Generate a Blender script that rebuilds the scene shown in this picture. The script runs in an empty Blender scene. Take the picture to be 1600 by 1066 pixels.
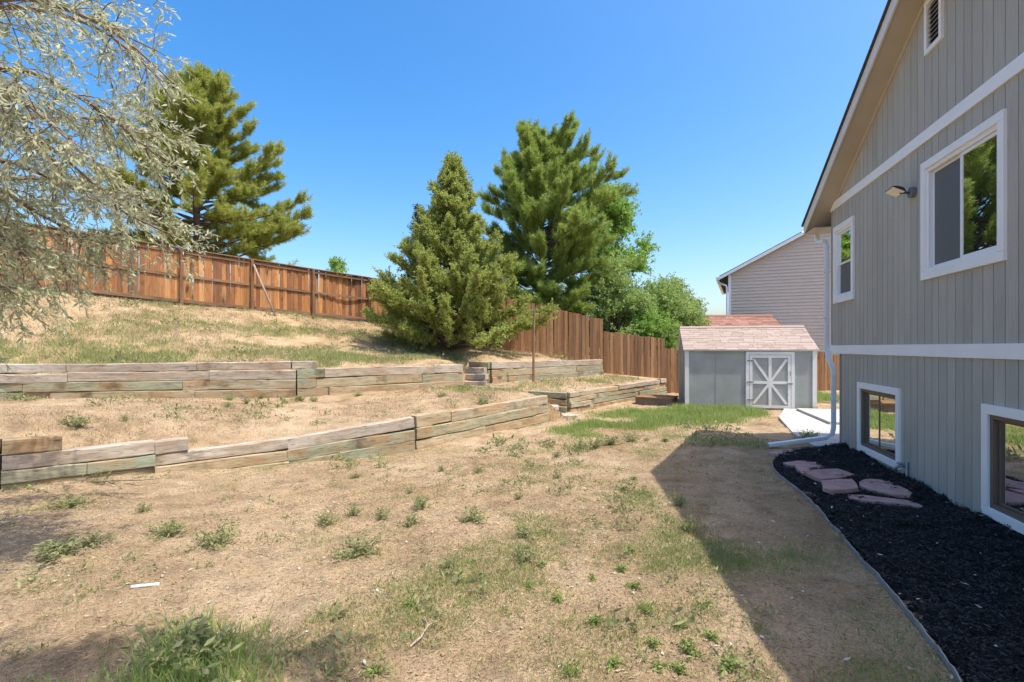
import bpy, math, random
import numpy as np
from mathutils import Vector, Matrix, noise as mnoise

random.seed(7)
RNG = np.random.default_rng(11)
R = math.radians
scene = bpy.context.scene
COL = scene.collection

# ------------------------------------------------------------------ camera
CAM_H = 1.7
cam_d = bpy.data.cameras.new('camera')
cam = bpy.data.objects.new('camera', cam_d)
COL.objects.link(cam)
cam.location = (0, 0, CAM_H)
cam.rotation_euler = (R(90), 0, 0)
cam_d.sensor_width = 36.0
cam_d.lens = 36.0 * 790 / 1600
cam_d.shift_y = 10.0 / 1600
cam_d.clip_start = 0.05
cam_d.clip_end = 2000
scene.camera = cam

# ------------------------------------------------------------------ light
TH = math.atan2(215, 790)              # the house is turned by this much
CT, ST = math.cos(TH), math.sin(TH)
SUN_EL = R(65)
sa = R(12)
sx = math.cos(sa) * CT - math.sin(sa) * ST
sy = -math.cos(sa) * ST - math.sin(sa) * CT
SUN_DIR = Vector((sx * math.cos(SUN_EL), sy * math.cos(SUN_EL), math.sin(SUN_EL)))
world = bpy.data.worlds.new('World')
scene.world = world
world.use_nodes = True
wn = world.node_tree
wn.nodes.clear()
wo = wn.nodes.new('ShaderNodeOutputWorld')
bg = wn.nodes.new('ShaderNodeBackground')
sky = wn.nodes.new('ShaderNodeTexSky')
sky.sky_type = 'NISHITA'
sky.sun_disc = False
sky.sun_elevation = SUN_EL
sky.sun_rotation = math.atan2(sx, sy)
sky.altitude = 0
sky.air_density = 1.0
sky.dust_density = 2.8
sky.ozone_density = 1.0
bg.inputs['Strength'].default_value = 0.15
hs = wn.nodes.new('ShaderNodeHueSaturation')
hs.inputs['Saturation'].default_value = 1.5
wn.links.new(sky.outputs[0], hs.inputs['Color'])
wn.links.new(hs.outputs[0], bg.inputs['Color'])
wn.links.new(bg.outputs[0], wo.inputs['Surface'])

sun_d = bpy.data.lights.new('sun', 'SUN')
sun_d.energy = 3.0
sun_d.angle = R(0.5)
sun_d.color = (1.0, 0.95, 0.87)
sun = bpy.data.objects.new('sun', sun_d)
COL.objects.link(sun)
sun.location = (8, -4, 20)
sun.rotation_euler = SUN_DIR.to_track_quat('Z', 'Y').to_euler()

scene.view_settings.view_transform = 'Standard'
scene.view_settings.look = 'None'
scene.view_settings.gamma = 1.0
scene.view_settings.use_curve_mapping = False
scene.view_settings.exposure = 0.98
scene.cycles.max_bounces = 8
scene.cycles.transparent_max_bounces = 8

# ------------------------------------------------------------------ helpers
def tag(o, label=None, cat=None, group=None, kind=None):
    if label: o['label'] = label
    if cat: o['category'] = cat
    if group: o['group'] = group
    if kind: o['kind'] = kind
    return o

def empty(name, loc=(0, 0, 0), rz=0.0, parent=None):
    o = bpy.data.objects.new(name, None)
    COL.objects.link(o)
    o.location = loc
    o.rotation_euler = (0, 0, rz)
    o.empty_display_size = 0.2
    o.parent = parent
    return o

def link(name, me, mat=None, parent=None, loc=None, rot=None):
    o = bpy.data.objects.new(name, me)
    COL.objects.link(o)
    if mat is not None and not me.materials:
        me.materials.append(mat)
    o.parent = parent
    if loc is not None: o.location = loc
    if rot is not None: o.rotation_euler = rot
    return o

def np_mesh(name, V, F, smooth=False):
    V = np.asarray(V, dtype=np.float32)
    F = np.asarray(F, dtype=np.int32)
    k = F.shape[1]
    me = bpy.data.meshes.new(name)
    me.vertices.add(len(V)); me.vertices.foreach_set('co', V.ravel())
    me.loops.add(F.size); me.loops.foreach_set('vertex_index', F.ravel())
    me.polygons.add(len(F))
    me.polygons.foreach_set('loop_start', np.arange(len(F), dtype=np.int32) * k)
    if smooth:
        me.polygons.foreach_set('use_smooth', np.ones(len(F), dtype=bool))
    me.update(calc_edges=True)
    return me

class MB:
    """collects simple solids into one mesh"""
    def __init__(self):
        self.v = []; self.f = []
    def add(self, vs, fs):
        b = len(self.v)
        self.v += [tuple(p) for p in vs]
        self.f += [tuple(i + b for i in q) for q in fs]
        return self
    def box(self, x0, x1, y0, y1, z0, z1):
        vs = [(x0,y0,z0),(x1,y0,z0),(x1,y1,z0),(x0,y1,z0),(x0,y0,z1),(x1,y0,z1),(x1,y1,z1),(x0,y1,z1)]
        return self.add(vs, [(3,2,1,0),(4,5,6,7),(0,1,5,4),(1,2,6,5),(2,3,7,6),(3,0,4,7)])
    def prism(self, poly, d0, d1, axis='x'):
        """poly in the two other axes, counter-clockwise, extruded d0..d1"""
        n = len(poly)
        def mk(d):
            if axis == 'x': return [(d, a, b) for a, b in poly]
            if axis == 'y': return [(a, d, b) for a, b in poly]
            return [(a, b, d) for a, b in poly]
        vs = mk(d0) + mk(d1)
        fs = [tuple(range(n - 1, -1, -1)), tuple(range(n, 2 * n))]
        for i in range(n):
            j = (i + 1) % n
            fs.append((i, j, n + j, n + i))
        return self.add(vs, fs)
    def bar(self, a, b, w, h, up=(0, 0, 1)):
        a = Vector(a); b = Vector(b)
        d = (b - a).normalized()
        s = d.cross(Vector(up))
        if s.length < 1e-4: s = d.cross(Vector((1, 0, 0)))
        s.normalize(); u = s.cross(d).normalized()
        vs = []
        for p in (a, b):
            for i, j in ((-1,-1),(1,-1),(1,1),(-1,1)):
                vs.append(p + s * (w / 2 * i) + u * (h / 2 * j))
        return self.add(vs, [(3,2,1,0),(4,5,6,7),(0,1,5,4),(1,2,6,5),(2,3,7,6),(3,0,4,7)])
    def tube(self, pts, radii, sides=6, cap=True):
        pts = [Vector(p) for p in pts]
        n = len(pts)
        base = len(self.v)
        ref = Vector((0.31, 0.17, 0.93))
        for i, p in enumerate(pts):
            d = (pts[min(i + 1, n - 1)] - pts[max(i - 1, 0)])
            if d.length < 1e-7: d = Vector((0, 0, 1))
            d.normalize()
            s = d.cross(ref)
            if s.length < 0.05: s = d.cross(Vector((1, 0, 0)))
            s.normalize(); u = s.cross(d)
            r = radii[i] if hasattr(radii, '__len__') else radii
            for k in range(sides):
                a = 2 * math.pi * k / sides
                self.v.append(tuple(p + s * (r * math.cos(a)) + u * (r * math.sin(a))))
        for i in range(n - 1):
            for k in range(sides):
                k2 = (k + 1) % sides
                self.f.append((base + i*sides + k, base + i*sides + k2, base + (i+1)*sides + k2, base + (i+1)*sides + k))
        if cap:
            self.f.append(tuple(base + k for k in range(sides - 1, -1, -1)))
            self.f.append(tuple(base + (n-1)*sides + k for k in range(sides)))
        return self
    def mesh(self, name='m', smooth=False):
        me = bpy.data.meshes.new(name)
        me.from_pydata(self.v, [], self.f)
        if smooth:
            me.polygons.foreach_set('use_smooth', np.ones(len(self.f), dtype=bool))
        me.update()
        return me
    def build(self, name, mat, parent=None, loc=None, rot=None, smooth=False, bevel=0):
        o = link(name, self.mesh(name, smooth), mat, parent, loc, rot)
        if bevel:
            m = o.modifiers.new('bevel', 'BEVEL'); m.width = bevel; m.segments = 2; m.limit_method = 'ANGLE'
        return o

# ------------------------------------------------------------------ materials
def hexlin(r, g, b):
    f = lambda c: (c / 255 / 12.92) if c / 255 <= 0.04045 else ((c / 255 + 0.055) / 1.055) ** 2.4
    return (f(r), f(g), f(b))

class NT:
    def __init__(self, name):
        self.m = bpy.data.materials.new(name)
        self.m.use_nodes = True
        self.t = self.m.node_tree
        self.t.nodes.clear()
        self.out = self.t.nodes.new('ShaderNodeOutputMaterial')
    def n(self, kind, **kw):
        nd = self.t.nodes.new('ShaderNode' + kind)
        for k, v in kw.items():
            if k in nd.inputs.keys(): nd.inputs[k].default_value = v
            else: setattr(nd, k, v)
        return nd
    def l(self, a, b): self.t.links.new(a, b)
    def noise(self, vec, scale, detail=4, rough=0.55):
        nd = self.n('TexNoise'); nd.inputs['Scale'].default_value = scale
        nd.inputs['Detail'].default_value = detail; nd.inputs['Roughness'].default_value = rough
        if vec is not None: self.l(vec, nd.inputs['Vector'])
        return nd.outputs['Fac']
    def ramp(self, fac, stops):
        r = self.n('ValToRGB'); el = r.color_ramp.elements
        while len(el) < len(stops): el.new(0.5)
        for e, (p, c) in zip(el, stops):
            e.position = p; e.color = (c[0], c[1], c[2], 1) if hasattr(c, '__len__') else (c, c, c, 1)
        self.l(fac, r.inputs[0]); return r.outputs[0]
    def mix(self, a, b, fac, mode='MIX'):
        m = self.n('MixRGB', blend_type=mode)
        for i, v in ((1, a), (2, b)):
            if hasattr(v, 'is_linked') or hasattr(v, 'links'): self.l(v, m.inputs[i])
            else: m.inputs[i].default_value = (*v, 1)
        if hasattr(fac, 'links'): self.l(fac, m.inputs[0])
        else: m.inputs[0].default_value = fac
        return m.outputs[0]
    def math(self, op, a, b=None, clamp=False):
        m = self.n('Math', operation=op, use_clamp=clamp)
        for i, v in ((0, a), (1, b)):
            if v is None: continue
            if hasattr(v, 'links'): self.l(v, m.inputs[i])
            else: m.inputs[i].default_value = v
        return m.outputs[0]
    def bump(self, h, strength=0.4, dist=0.01):
        b = self.n('Bump'); b.inputs['Strength'].default_value = strength; b.inputs['Distance'].default_value = dist
        self.l(h, b.inputs['Height']); return b.outputs['Normal']
    def scalevec(self, vec, s):
        m = self.n('Mapping'); m.inputs['Scale'].default_value = s
        self.l(vec, m.inputs['Vector']); return m.outputs[0]
    def finish(self, color, rough=0.85, normal=None, spec=0.3, metallic=0.0, translucent=None):
        p = self.n('BsdfPrincipled')
        if hasattr(color, 'links'): self.l(color, p.inputs['Base Color'])
        else: p.inputs['Base Color'].default_value = (*color, 1)
        if hasattr(rough, 'links'): self.l(rough, p.inputs['Roughness'])
        else: p.inputs['Roughness'].default_value = rough
        p.inputs['Specular IOR Level'].default_value = spec
        p.inputs['Metallic'].default_value = metallic
        if normal is not None: self.l(normal, p.inputs['Normal'])
        s = p.outputs[0]
        if translucent:
            tr = self.n('BsdfTranslucent')
            if hasattr(color, 'links'): self.l(color, tr.inputs['Color'])
            else: tr.inputs['Color'].default_value = (*color, 1)
            mx = self.n('MixShader'); mx.inputs[0].default_value = translucent
            self.l(s, mx.inputs[1]); self.l(tr.outputs[0], mx.inputs[2]); s = mx.outputs[0]
        self.l(s, self.out.inputs['Surface'])
        return self.m

def obj_coord(t, jitter=True):
    tc = t.n('TexCoord')
    if not jitter: return tc.outputs['Object']
    oi = t.n('ObjectInfo')
    a = t.n('VectorMath', operation='ADD'); s = t.n('VectorMath', operation='SCALE')
    c = t.n('CombineXYZ'); t.l(oi.outputs['Random'], c.inputs[0]); t.l(oi.outputs['Random'], c.inputs[1]); t.l(oi.outputs['Random'], c.inputs[2])
    t.l(c.outputs[0], s.inputs[0]); s.inputs['Scale'].default_value = 37.0
    t.l(tc.outputs['Object'], a.inputs[0]); t.l(s.outputs[0], a.inputs[1])
    return a.outputs[0]

def plain_mat(name, col, rough=0.7, var=0.12, scale=6, bump=0.15, spec=0.3, piece=0.0, metallic=0.0):
    t = NT(name)
    v = obj_coord(t)
    f = t.noise(v, scale, 5)
    lo = tuple(c * (1 - var) for c in col); hi = tuple(min(1, c * (1 + var)) for c in col)
    c = t.ramp(f, [(0.3, lo), (0.7, hi)])
    if piece:
        oi = t.n('ObjectInfo')
        k = t.ramp(oi.outputs['Random'], [(0, 1 - piece), (1, 1.0)])
        c = t.mix(c, k, 1.0, 'MULTIPLY')
    nb = t.bump(t.noise(v, scale * 9, 3), bump, 0.004) if bump else None
    return t.finish(c, rough, nb, spec, metallic)

def wood_mat(name, cols, axis='z', stretch=14, fine=40, dark=(0.05, 0.03, 0.02), knots=0.5, rough=0.9, stain=None):
    """cols: tones picked per piece; grain runs along axis"""
    t = NT(name)
    v = obj_coord(t)
    sc = {'x': (1, stretch, stretch), 'y': (stretch, 1, stretch), 'z': (stretch, stretch, 1)}[axis]
    gv = t.scalevec(v, sc)
    oi = t.n('ObjectInfo')
    n = len(cols)
    base = t.ramp(oi.outputs['Random'], [(i / max(1, n - 1), c) for i, c in enumerate(cols)])
    g1 = t.noise(gv, 1.6, 6, 0.65)
    g2 = t.noise(gv, 7.0, 4, 0.6)
    big = t.noise(v, 2.3, 3)
    c = t.mix(base, t.ramp(g1, [(0.28, 0.42), (0.5, 0.9), (0.75, 1.25)]), 0.85, 'MULTIPLY')
    if stain:
        c = t.mix(c, stain, t.ramp(t.noise(t.scalevec(v, (1.0, 2.4, 2.4)) if axis == 'x' else v, 1.5, 4, 0.6), [(0.46, 0.0), (0.64, 0.6)]))
    c = t.mix(c, dark, t.ramp(g2, [(0.32, 0.85), (0.45, 0.0)]))
    c = t.mix(c, dark, t.ramp(big, [(0.26, knots), (0.42, 0.0)]))
    nb = t.bump(t.math('ADD', g1, g2), 0.5, 0.006)
    return t.finish(c, rough, nb, 0.15)

def leaf_mat(name, cols, translucent=0.3, rough=0.6, spec=0.25):
    t = NT(name)
    g = t.n('NewGeometry')
    c = t.ramp(g.outputs['Random Per Island'], [(i / max(1, len(cols) - 1), c) for i, c in enumerate(cols)])
    return t.finish(c, rough, None, spec, 0.0, translucent)

M = {}
def soil_mat(name, tint=(1, 1, 1)):
    t = NT(name)
    tc = t.n('TexCoord'); v = tc.outputs['Object']
    a = t.noise(v, 0.75, 6, 0.65); b = t.noise(v, 3.2, 6, 0.7); c_ = t.noise(v, 38, 4, 0.7); d = t.noise(v, 150, 3, 0.7)
    q = lambda c: tuple(x * y for x, y in zip(c, tint))
    col = t.ramp(a, [(0.32, q((0.29, 0.202, 0.110))), (0.47, q((0.41, 0.292, 0.170))), (0.66, q((0.51, 0.382, 0.240)))])
    col = t.mix(col, t.ramp(b, [(0.3, 0.6), (0.5, 1.0), (0.72, 1.2)]), 0.95, 'MULTIPLY')
    col = t.mix(col, t.ramp(c_, [(0.3, 0.55), (0.5, 1.0), (0.72, 1.2)]), 0.9, 'MULTIPLY')
    col = t.mix(col, t.ramp(d, [(0.3, 0.5), (0.5, 1.0), (0.7, 1.25)]), 0.8, 'MULTIPLY')
    e = t.noise(v, 75, 2, 0.5)
    col = t.mix(col, q((0.10, 0.062, 0.035)), t.ramp(e, [(0.30, 0.75), (0.38, 0.0)]))
    h = t.math('ADD', t.math('MULTIPLY', b, 1.5), t.math('ADD', t.math('MULTIPLY', c_, 0.7), t.math('MULTIPLY', d, 0.25)))
    return t.finish(col, 0.97, t.bump(h, 1.0, 0.04), 0.1)
M['soil'] = soil_mat('soil')
M['hill_soil'] = soil_mat('hill_soil', (1.06, 1.06, 1.0))

siding = NT('siding_paint')
_v = obj_coord(siding)
_g = siding.noise(siding.scalevec(_v, (30, 30, 1.2)), 3.0, 5, 0.65)
_b = siding.noise(_v, 0.9, 3)
_c = siding.ramp(_g, [(0.3, (0.40, 0.375, 0.315)), (0.7, (0.49, 0.460, 0.390))])
_c = siding.mix(_c, siding.ramp(_b, [(0.3, 0.9), (0.7, 1.06)]), 0.8, 'MULTIPLY')
_oi = siding.n('ObjectInfo')
_c = siding.mix(_c, siding.ramp(_oi.outputs['Random'], [(0, 0.93), (1, 1.05)]), 1.0, 'MULTIPLY')
M['siding'] = siding.finish(_c, 0.75, siding.bump(_g, 0.35, 0.006), 0.25)
M['siding_groove'] = plain_mat('siding_groove', (0.20, 0.195, 0.18), 0.9)
M['white'] = plain_mat('white_paint', (0.86, 0.85, 0.82), 0.5, 0.03, 3, 0.08)
M['vinyl'] = plain_mat('white_vinyl', (0.85, 0.845, 0.83), 0.35, 0.02, 3, 0.0, 0.5)
M['gutter'] = plain_mat('gutter_white', (0.76, 0.77, 0.78), 0.35, 0.03, 3, 0.03, 0.5)
M['soffit'] = plain_mat('soffit_tan', (0.50, 0.44, 0.355), 0.7, 0.06, 2, 0.05)
M['fascia'] = plain_mat('fascia_cream', (0.72, 0.69, 0.63), 0.55, 0.05, 2, 0.05)
M['brown_frame'] = plain_mat('bronze_frame', (0.16, 0.115, 0.085), 0.45, 0.1, 4, 0.0, 0.4)
M['roof_dark'] = plain_mat('dark_shingle', (0.07, 0.065, 0.06), 0.95, 0.3, 30, 0.5)
M['black_metal'] = plain_mat('black_metal', (0.03, 0.03, 0.032), 0.4, 0.1, 8, 0.0, 0.5)
M['grey_metal'] = plain_mat('grey_metal', (0.30, 0.31, 0.32), 0.4, 0.15, 20, 0.05, 0.5, 0, 0.6)
M['lamp_glass'] = plain_mat('lamp_glass', (0.88, 0.84, 0.70), 0.15, 0.05, 4, 0.0, 0.8)
M['grey_box'] = plain_mat('grey_box', (0.16, 0.17, 0.175), 0.5, 0.05, 4, 0.0, 0.4)
M['screen'] = plain_mat('insect_screen', (0.12, 0.125, 0.13), 0.45, 0.05, 400, 0.0, 0.4)
M['concrete'] = plain_mat('concrete', (0.43, 0.41, 0.375), 0.9, 0.09, 3, 0.25, 0.2)
M['flagstone'] = plain_mat('flagstone', (0.50, 0.295, 0.255), 0.85, 0.22, 7, 0.5, 0.25, 0.2)
M['edging'] = plain_mat('edging_grey', (0.30, 0.285, 0.26), 0.6, 0.2, 10, 0.1)
M['shed_wall'] = plain_mat('shed_wall', (0.325, 0.335, 0.31), 0.85, 0.12, 2.5, 0.25, 0.2)
M['shed_white'] = plain_mat('shed_white', (0.70, 0.69, 0.65), 0.65, 0.06, 5, 0.1, 0.3)
M['mulch_base'] = plain_mat('mulch_base', (0.010, 0.010, 0.011), 0.9, 0.4, 30, 0.8, 0.2)
M['stone_pale'] = plain_mat('stone_pale', (0.44, 0.37, 0.30), 0.9, 0.15, 8, 0.4, 0.2)

def glass_mat():
    t = NT('window_glass')
    d = t.n('BsdfDiffuse'); d.inputs['Color'].default_value = (0.018, 0.021, 0.022, 1)
    g = t.n('BsdfGlossy'); g.inputs['Roughness'].default_value = 0.012; g.inputs['Color'].default_value = (0.95, 0.97, 0.96, 1)
    fr = t.n('Fresnel'); fr.inputs['IOR'].default_value = 1.55
    # two panes of float glass with a low-e coat reflect several times what one face does
    fac = t.math('ADD', t.math('MULTIPLY', fr.outputs[0], 2.2), 0.52, True)
    mx = t.n('MixShader'); t.l(fac, mx.inputs[0]); t.l(d.outputs[0], mx.inputs[1]); t.l(g.outputs[0], mx.inputs[2])
    t.l(mx.outputs[0], t.out.inputs['Surface'])
    return t.m
M['glass'] = glass_mat()

def shingle_mat(name, cols):
    t = NT(name)
    v = obj_coord(t)
    oi = t.n('ObjectInfo')
    base = t.ramp(oi.outputs['Random'], [(i / (len(cols) - 1), c) for i, c in enumerate(cols)])
    c = t.mix(base, t.ramp(t.noise(v, 160, 2), [(0.3, 0.65), (0.7, 1.25)]), 0.8, 'MULTIPLY')
    return t.finish(c, 0.95, t.bump(t.noise(v, 200, 2), 0.4, 0.004), 0.1)
M['shingle_tan'] = shingle_mat('shingle_tan', [(0.30, 0.23, 0.185), (0.36, 0.285, 0.235), (0.39, 0.31, 0.26), (0.33, 0.255, 0.21), (0.41, 0.33, 0.28)])
M['shingle_red'] = shingle_mat('shingle_red', [(0.20, 0.10, 0.075), (0.30, 0.165, 0.125), (0.25, 0.13, 0.10), (0.34, 0.20, 0.155)])
M['lap'] = plain_mat('lap_siding', (0.56, 0.475, 0.40), 0.6, 0.04, 2, 0.06, 0.3)
M['picket'] = wood_mat('cedar_orange', [(0.42, 0.18, 0.066), (0.58, 0.275, 0.10), (0.27, 0.12, 0.055), (0.49, 0.22, 0.085), (0.18, 0.088, 0.05), (0.62, 0.33, 0.135), (0.34, 0.165, 0.085)], 'z', 20, knots=0.9, dark=(0.055, 0.03, 0.02))
M['picket_dark'] = wood_mat('cedar_brown', [(0.20, 0.105, 0.05), (0.31, 0.17, 0.08), (0.25, 0.13, 0.06), (0.37, 0.21, 0.105), (0.18, 0.10, 0.055)], 'z', 22, knots=0.4)
M['rail'] = wood_mat('rail_wood', [(0.22, 0.13, 0.075), (0.30, 0.18, 0.105)], 'x', 14)
M['post'] = wood_mat('post_wood', [(0.24, 0.13, 0.07), (0.34, 0.20, 0.115)], 'z', 14)
M['pole'] = wood_mat('pole_wood', [(0.42, 0.34, 0.26), (0.36, 0.28, 0.20)], 'z', 12, knots=0.2)
M['timber'] = wood_mat('treated_timber', [(0.33, 0.335, 0.22), (0.42, 0.33, 0.20), (0.28, 0.315, 0.225), (0.46, 0.385, 0.25), (0.34, 0.25, 0.15), (0.30, 0.33, 0.23), (0.48, 0.39, 0.27)], 'x', 13, knots=0.8, dark=(0.085, 0.052, 0.028), stain=(0.38, 0.215, 0.095))
M['timber_old'] = wood_mat('weathered_timber', [(0.38, 0.32, 0.25), (0.50, 0.44, 0.36), (0.42, 0.35, 0.26)], 'x', 13, knots=0.7, dark=(0.085, 0.062, 0.042), stain=(0.32, 0.22, 0.13))
M['bark'] = wood_mat('bark', [(0.13, 0.095, 0.07), (0.16, 0.12, 0.09)], 'z', 5, knots=0.6)
M['twig'] = plain_mat('twig_bark', (0.20, 0.15, 0.11), 0.9, 0.3, 12, 0.3)
M['pine'] = leaf_mat('pine_needles', [(0.26, 0.31, 0.065), (0.38, 0.43, 0.09), (0.48, 0.50, 0.13), (0.32, 0.36, 0.08)], 0.5)
M['pine2'] = leaf_mat('pine_needles_green', [(0.22, 0.32, 0.065), (0.32, 0.42, 0.095), (0.40, 0.48, 0.12), (0.26, 0.35, 0.08)], 0.5)
M['juniper'] = leaf_mat('juniper_scales', [(0.25, 0.31, 0.072), (0.35, 0.41, 0.10), (0.47, 0.50, 0.15), (0.29, 0.34, 0.082)], 0.45)
M['spruce'] = leaf_mat('spruce_needles', [(0.030, 0.062, 0.045), (0.045, 0.088, 0.062)], 0.15)
M['olive'] = leaf_mat('silver_leaves', [(0.60, 0.60, 0.40), (0.44, 0.48, 0.26), (0.74, 0.72, 0.53), (0.31, 0.37, 0.16), (0.66, 0.65, 0.45), (0.38, 0.43, 0.22)], 0.52, 0.5, 0.4)
M['leafy'] = leaf_mat('green_leaves', [(0.20, 0.34, 0.06), (0.28, 0.44, 0.09), (0.35, 0.49, 0.12)], 0.5)
M['shrub'] = leaf_mat('shrub_leaves', [(0.24, 0.35, 0.09), (0.33, 0.44, 0.13), (0.41, 0.50, 0.19), (0.20, 0.30, 0.075)], 0.48)
M['weed'] = leaf_mat('weed_leaves', [(0.20, 0.23, 0.085), (0.29, 0.31, 0.13), (0.38, 0.36, 0.18), (0.23, 0.27, 0.10)], 0.35)
M['weed_bright'] = leaf_mat('weed_bright_leaves', [(0.18, 0.25, 0.06), (0.26, 0.33, 0.09), (0.34, 0.38, 0.13)], 0.35)
M['grass'] = leaf_mat('grass_blades', [(0.20, 0.28, 0.07), (0.28, 0.34, 0.10), (0.38, 0.39, 0.16), (0.46, 0.42, 0.22)], 0.4)
M['lush'] = leaf_mat('lush_grass_blades', [(0.20, 0.31, 0.06), (0.28, 0.40, 0.09), (0.37, 0.45, 0.14), (0.48, 0.47, 0.23)], 0.42)
M['straw'] = leaf_mat('straw', [(0.46, 0.36, 0.20), (0.58, 0.48, 0.30), (0.22, 0.145, 0.08), (0.62, 0.53, 0.36), (0.10, 0.062, 0.036), (0.50, 0.40, 0.24), (0.13, 0.085, 0.05)], 0.15, 0.8)
M['chip'] = leaf_mat('mulch_chips', [(0.006, 0.006, 0.006), (0.014, 0.013, 0.013), (0.024, 0.022, 0.021), (0.010, 0.009, 0.009), (0.042, 0.038, 0.035), (0.016, 0.014, 0.012)], 0.0, 0.6, 0.5)
M['clod'] = leaf_mat('clods', [(0.30, 0.205, 0.12), (0.42, 0.31, 0.19), (0.24, 0.16, 0.095), (0.52, 0.43, 0.33)], 0.0, 0.95, 0.1)
M['litter'] = leaf_mat('litter', [(0.55, 0.52, 0.45), (0.42, 0.28, 0.14), (0.62, 0.60, 0.55), (0.36, 0.22, 0.11)], 0.1, 0.8)

# ------------------------------------------------------------------ ground
def tps(points):
    P = np.array(points, dtype=float); n = len(P)
    d = np.hypot(P[:, None, 0] - P[None, :, 0], P[:, None, 1] - P[None, :, 1])
    K = np.where(d > 0, d**2 * np.log(np.maximum(d, 1e-9)), 0) + np.eye(n) * 0.02
    A = np.zeros((n + 3, n + 3)); A[:n, :n] = K; A[:n, n] = 1; A[:n, n+1:] = P[:, :2]
    A[n, :n] = 1; A[n+1:, :n] = P[:, :2].T
    w = np.linalg.solve(A, np.concatenate([P[:, 2], [0, 0, 0]]))
    def f(x, y):
        x = np.asarray(x, float); y = np.asarray(y, float)
        r = np.hypot(x[..., None] - P[:, 0], y[..., None] - P[:, 1])
        k = np.where(r > 0, r**2 * np.log(np.maximum(r, 1e-9)), 0)
        return k @ w[:n] + w[n] + w[n+1] * x + w[n+2] * y
    return f

def relief(x, y, amp=0.014):
    x = np.asarray(x, float); y = np.asarray(y, float)
    o = np.zeros(np.broadcast(x, y).shape)
    r = np.random.default_rng(5)
    for i in range(14):
        fr = 1.2 * 1.38 ** i; a = r.uniform(0, 6.28); ph = r.uniform(0, 6.28, 2)
        o += np.sin(fr * (x * math.cos(a) + y * math.sin(a)) + ph[0] + 1.3 * np.sin(0.7 * fr * (y * math.cos(a) - x * math.sin(a)) + ph[1])) / (1 + 0.35 * i)
    return o * amp

def in_poly(x, y, poly):
    x = np.asarray(x, float); y = np.asarray(y, float)
    ins = np.zeros(x.shape, bool); n = len(poly)
    for i in range(n):
        x1, y1 = poly[i]; x2, y2 = poly[(i + 1) % n]
        if y1 == y2: continue
        c = ((y1 > y) != (y2 > y)) & (x < (x2 - x1) * (y - y1) / (y2 - y1) + x1)
        ins ^= c
    return ins

# wall lines, (x, y, base z, top z)
LOW_A = [(-9.0, 4.75, -0.17, 0.30), (-5.97, 5.9, -0.20, 0.27), (-4.92, 6.95, -0.22, 0.24), (-3.56, 8.0, -0.25, 0.27), (-1.755, 9.0, -0.145, 0.48), (0.757, 11.5, 0.03, 0.62)]
LOW_B = [(0.45, 13.6, 0.10, 0.53), (1.45, 13.3, -0.02, 0.52), (5.4, 18.0, 0.0, 0.60)]
UP_A = [(-13.5, 8.9, 0.74, 1.30), (-9.72, 9.6, 0.68, 1.20), (-4.69, 11.0, 0.60, 1.23), (-1.32, 13.2, 0.62, 1.27)]
UP_B = [(-1.45, 15.6, 0.75, 1.28), (-0.65, 15.2, 0.58, 1.27), (3.1, 17.6, 0.74, 1.28)]
FENCE_BACK = [(-16.5, 11.2, 3.45), (-12.85, 14.5, 3.28), (-11.0, 16.1, 3.10), (-9.0, 17.9, 2.96), (-6.65, 20.2, 2.80), (-4.6, 21.7, 2.66), (-0.45, 17.55, 1.66)]
FENCE_SIDE = [(-0.4, 17.45), (0.9, 17.7), (3.3, 18.15), (5.6, 18.6), (13.5, 20.1)]

def yard_z(x, y):
    x = np.asarray(x, float); y = np.asarray(y, float)
    z = -0.17 * np.exp(-((x + 2.9)**2 / 3.6 + (y - 8.3)**2 / 2.6)) + 0.05 * np.exp(-((x + 6.2)**2 / 2.5 + (y - 5.6)**2 / 2.0))
    near = np.clip((30 - np.hypot(x, y)) / 8, 0, 1)
    return z + relief(x, y) * near

TER_PTS = [(x, y, t - 0.04) for x, y, b, t in LOW_A] + [(1.6, 13.5, 0.47), (3.4, 15.8, 0.5), (5.4, 18.0, 0.45)] + \
          [(x, y, b + 0.02) for x, y, b, t in UP_A] + [(-0.65, 15.1, 0.60), (1.2, 16.4, 0.66), (3.1, 17.5, 0.76)] + \
          [(-1.5, 14.2, 0.66), (1.25, 12.3, 0.0), (0.9, 12.9, 0.22), (4.3, 18.3, 0.66), (0.0, 13.0, 0.5), (-2.5, 10.8, 0.55)]
def behind(chain, off, dz, step=1.2):
    out = []
    for p, q in zip(chain[:-1], chain[1:]):
        L = math.hypot(q[0]-p[0], q[1]-p[1]); k = max(1, int(L / step))
        for i in range(k + 1):
            u = i / k; nx, ny = -(q[1]-p[1]) / L, (q[0]-p[0]) / L
            out.append((p[0] + (q[0]-p[0]) * u + nx * off, p[1] + (q[1]-p[1]) * u + ny * off, p[3] + (q[3]-p[3]) * u + dz))
    return out
TER_PTS = behind(LOW_A, 0.25, -0.02) + behind(LOW_B[1:], 0.25, -0.02) + behind([(a, b, 0, c + 0.03) for a, b, c, d in UP_A], -0.2, 0.0) + behind([(a, b, 0, c + 0.03) for a, b, c, d in UP_B[1:]], -0.2, 0.0) + \
          [(-1.0, 14.0, 0.64), (1.4, 12.2, -0.05), (1.2, 12.7, -0.04), (1.05, 13.15, -0.02), (0.75, 12.9, 0.2), (0.55, 13.3, 0.36), (4.3, 18.3, 0.66), (0.3, 12.4, 0.5), (-2.5, 10.8, 0.55), (5.4, 18.4, 0.4), (-6.4, 6.5, 0.5), (-8.5, 5.6, 0.58), (-5.0, 7.5, 0.30)]
ter_f = tps(TER_PTS)
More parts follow.
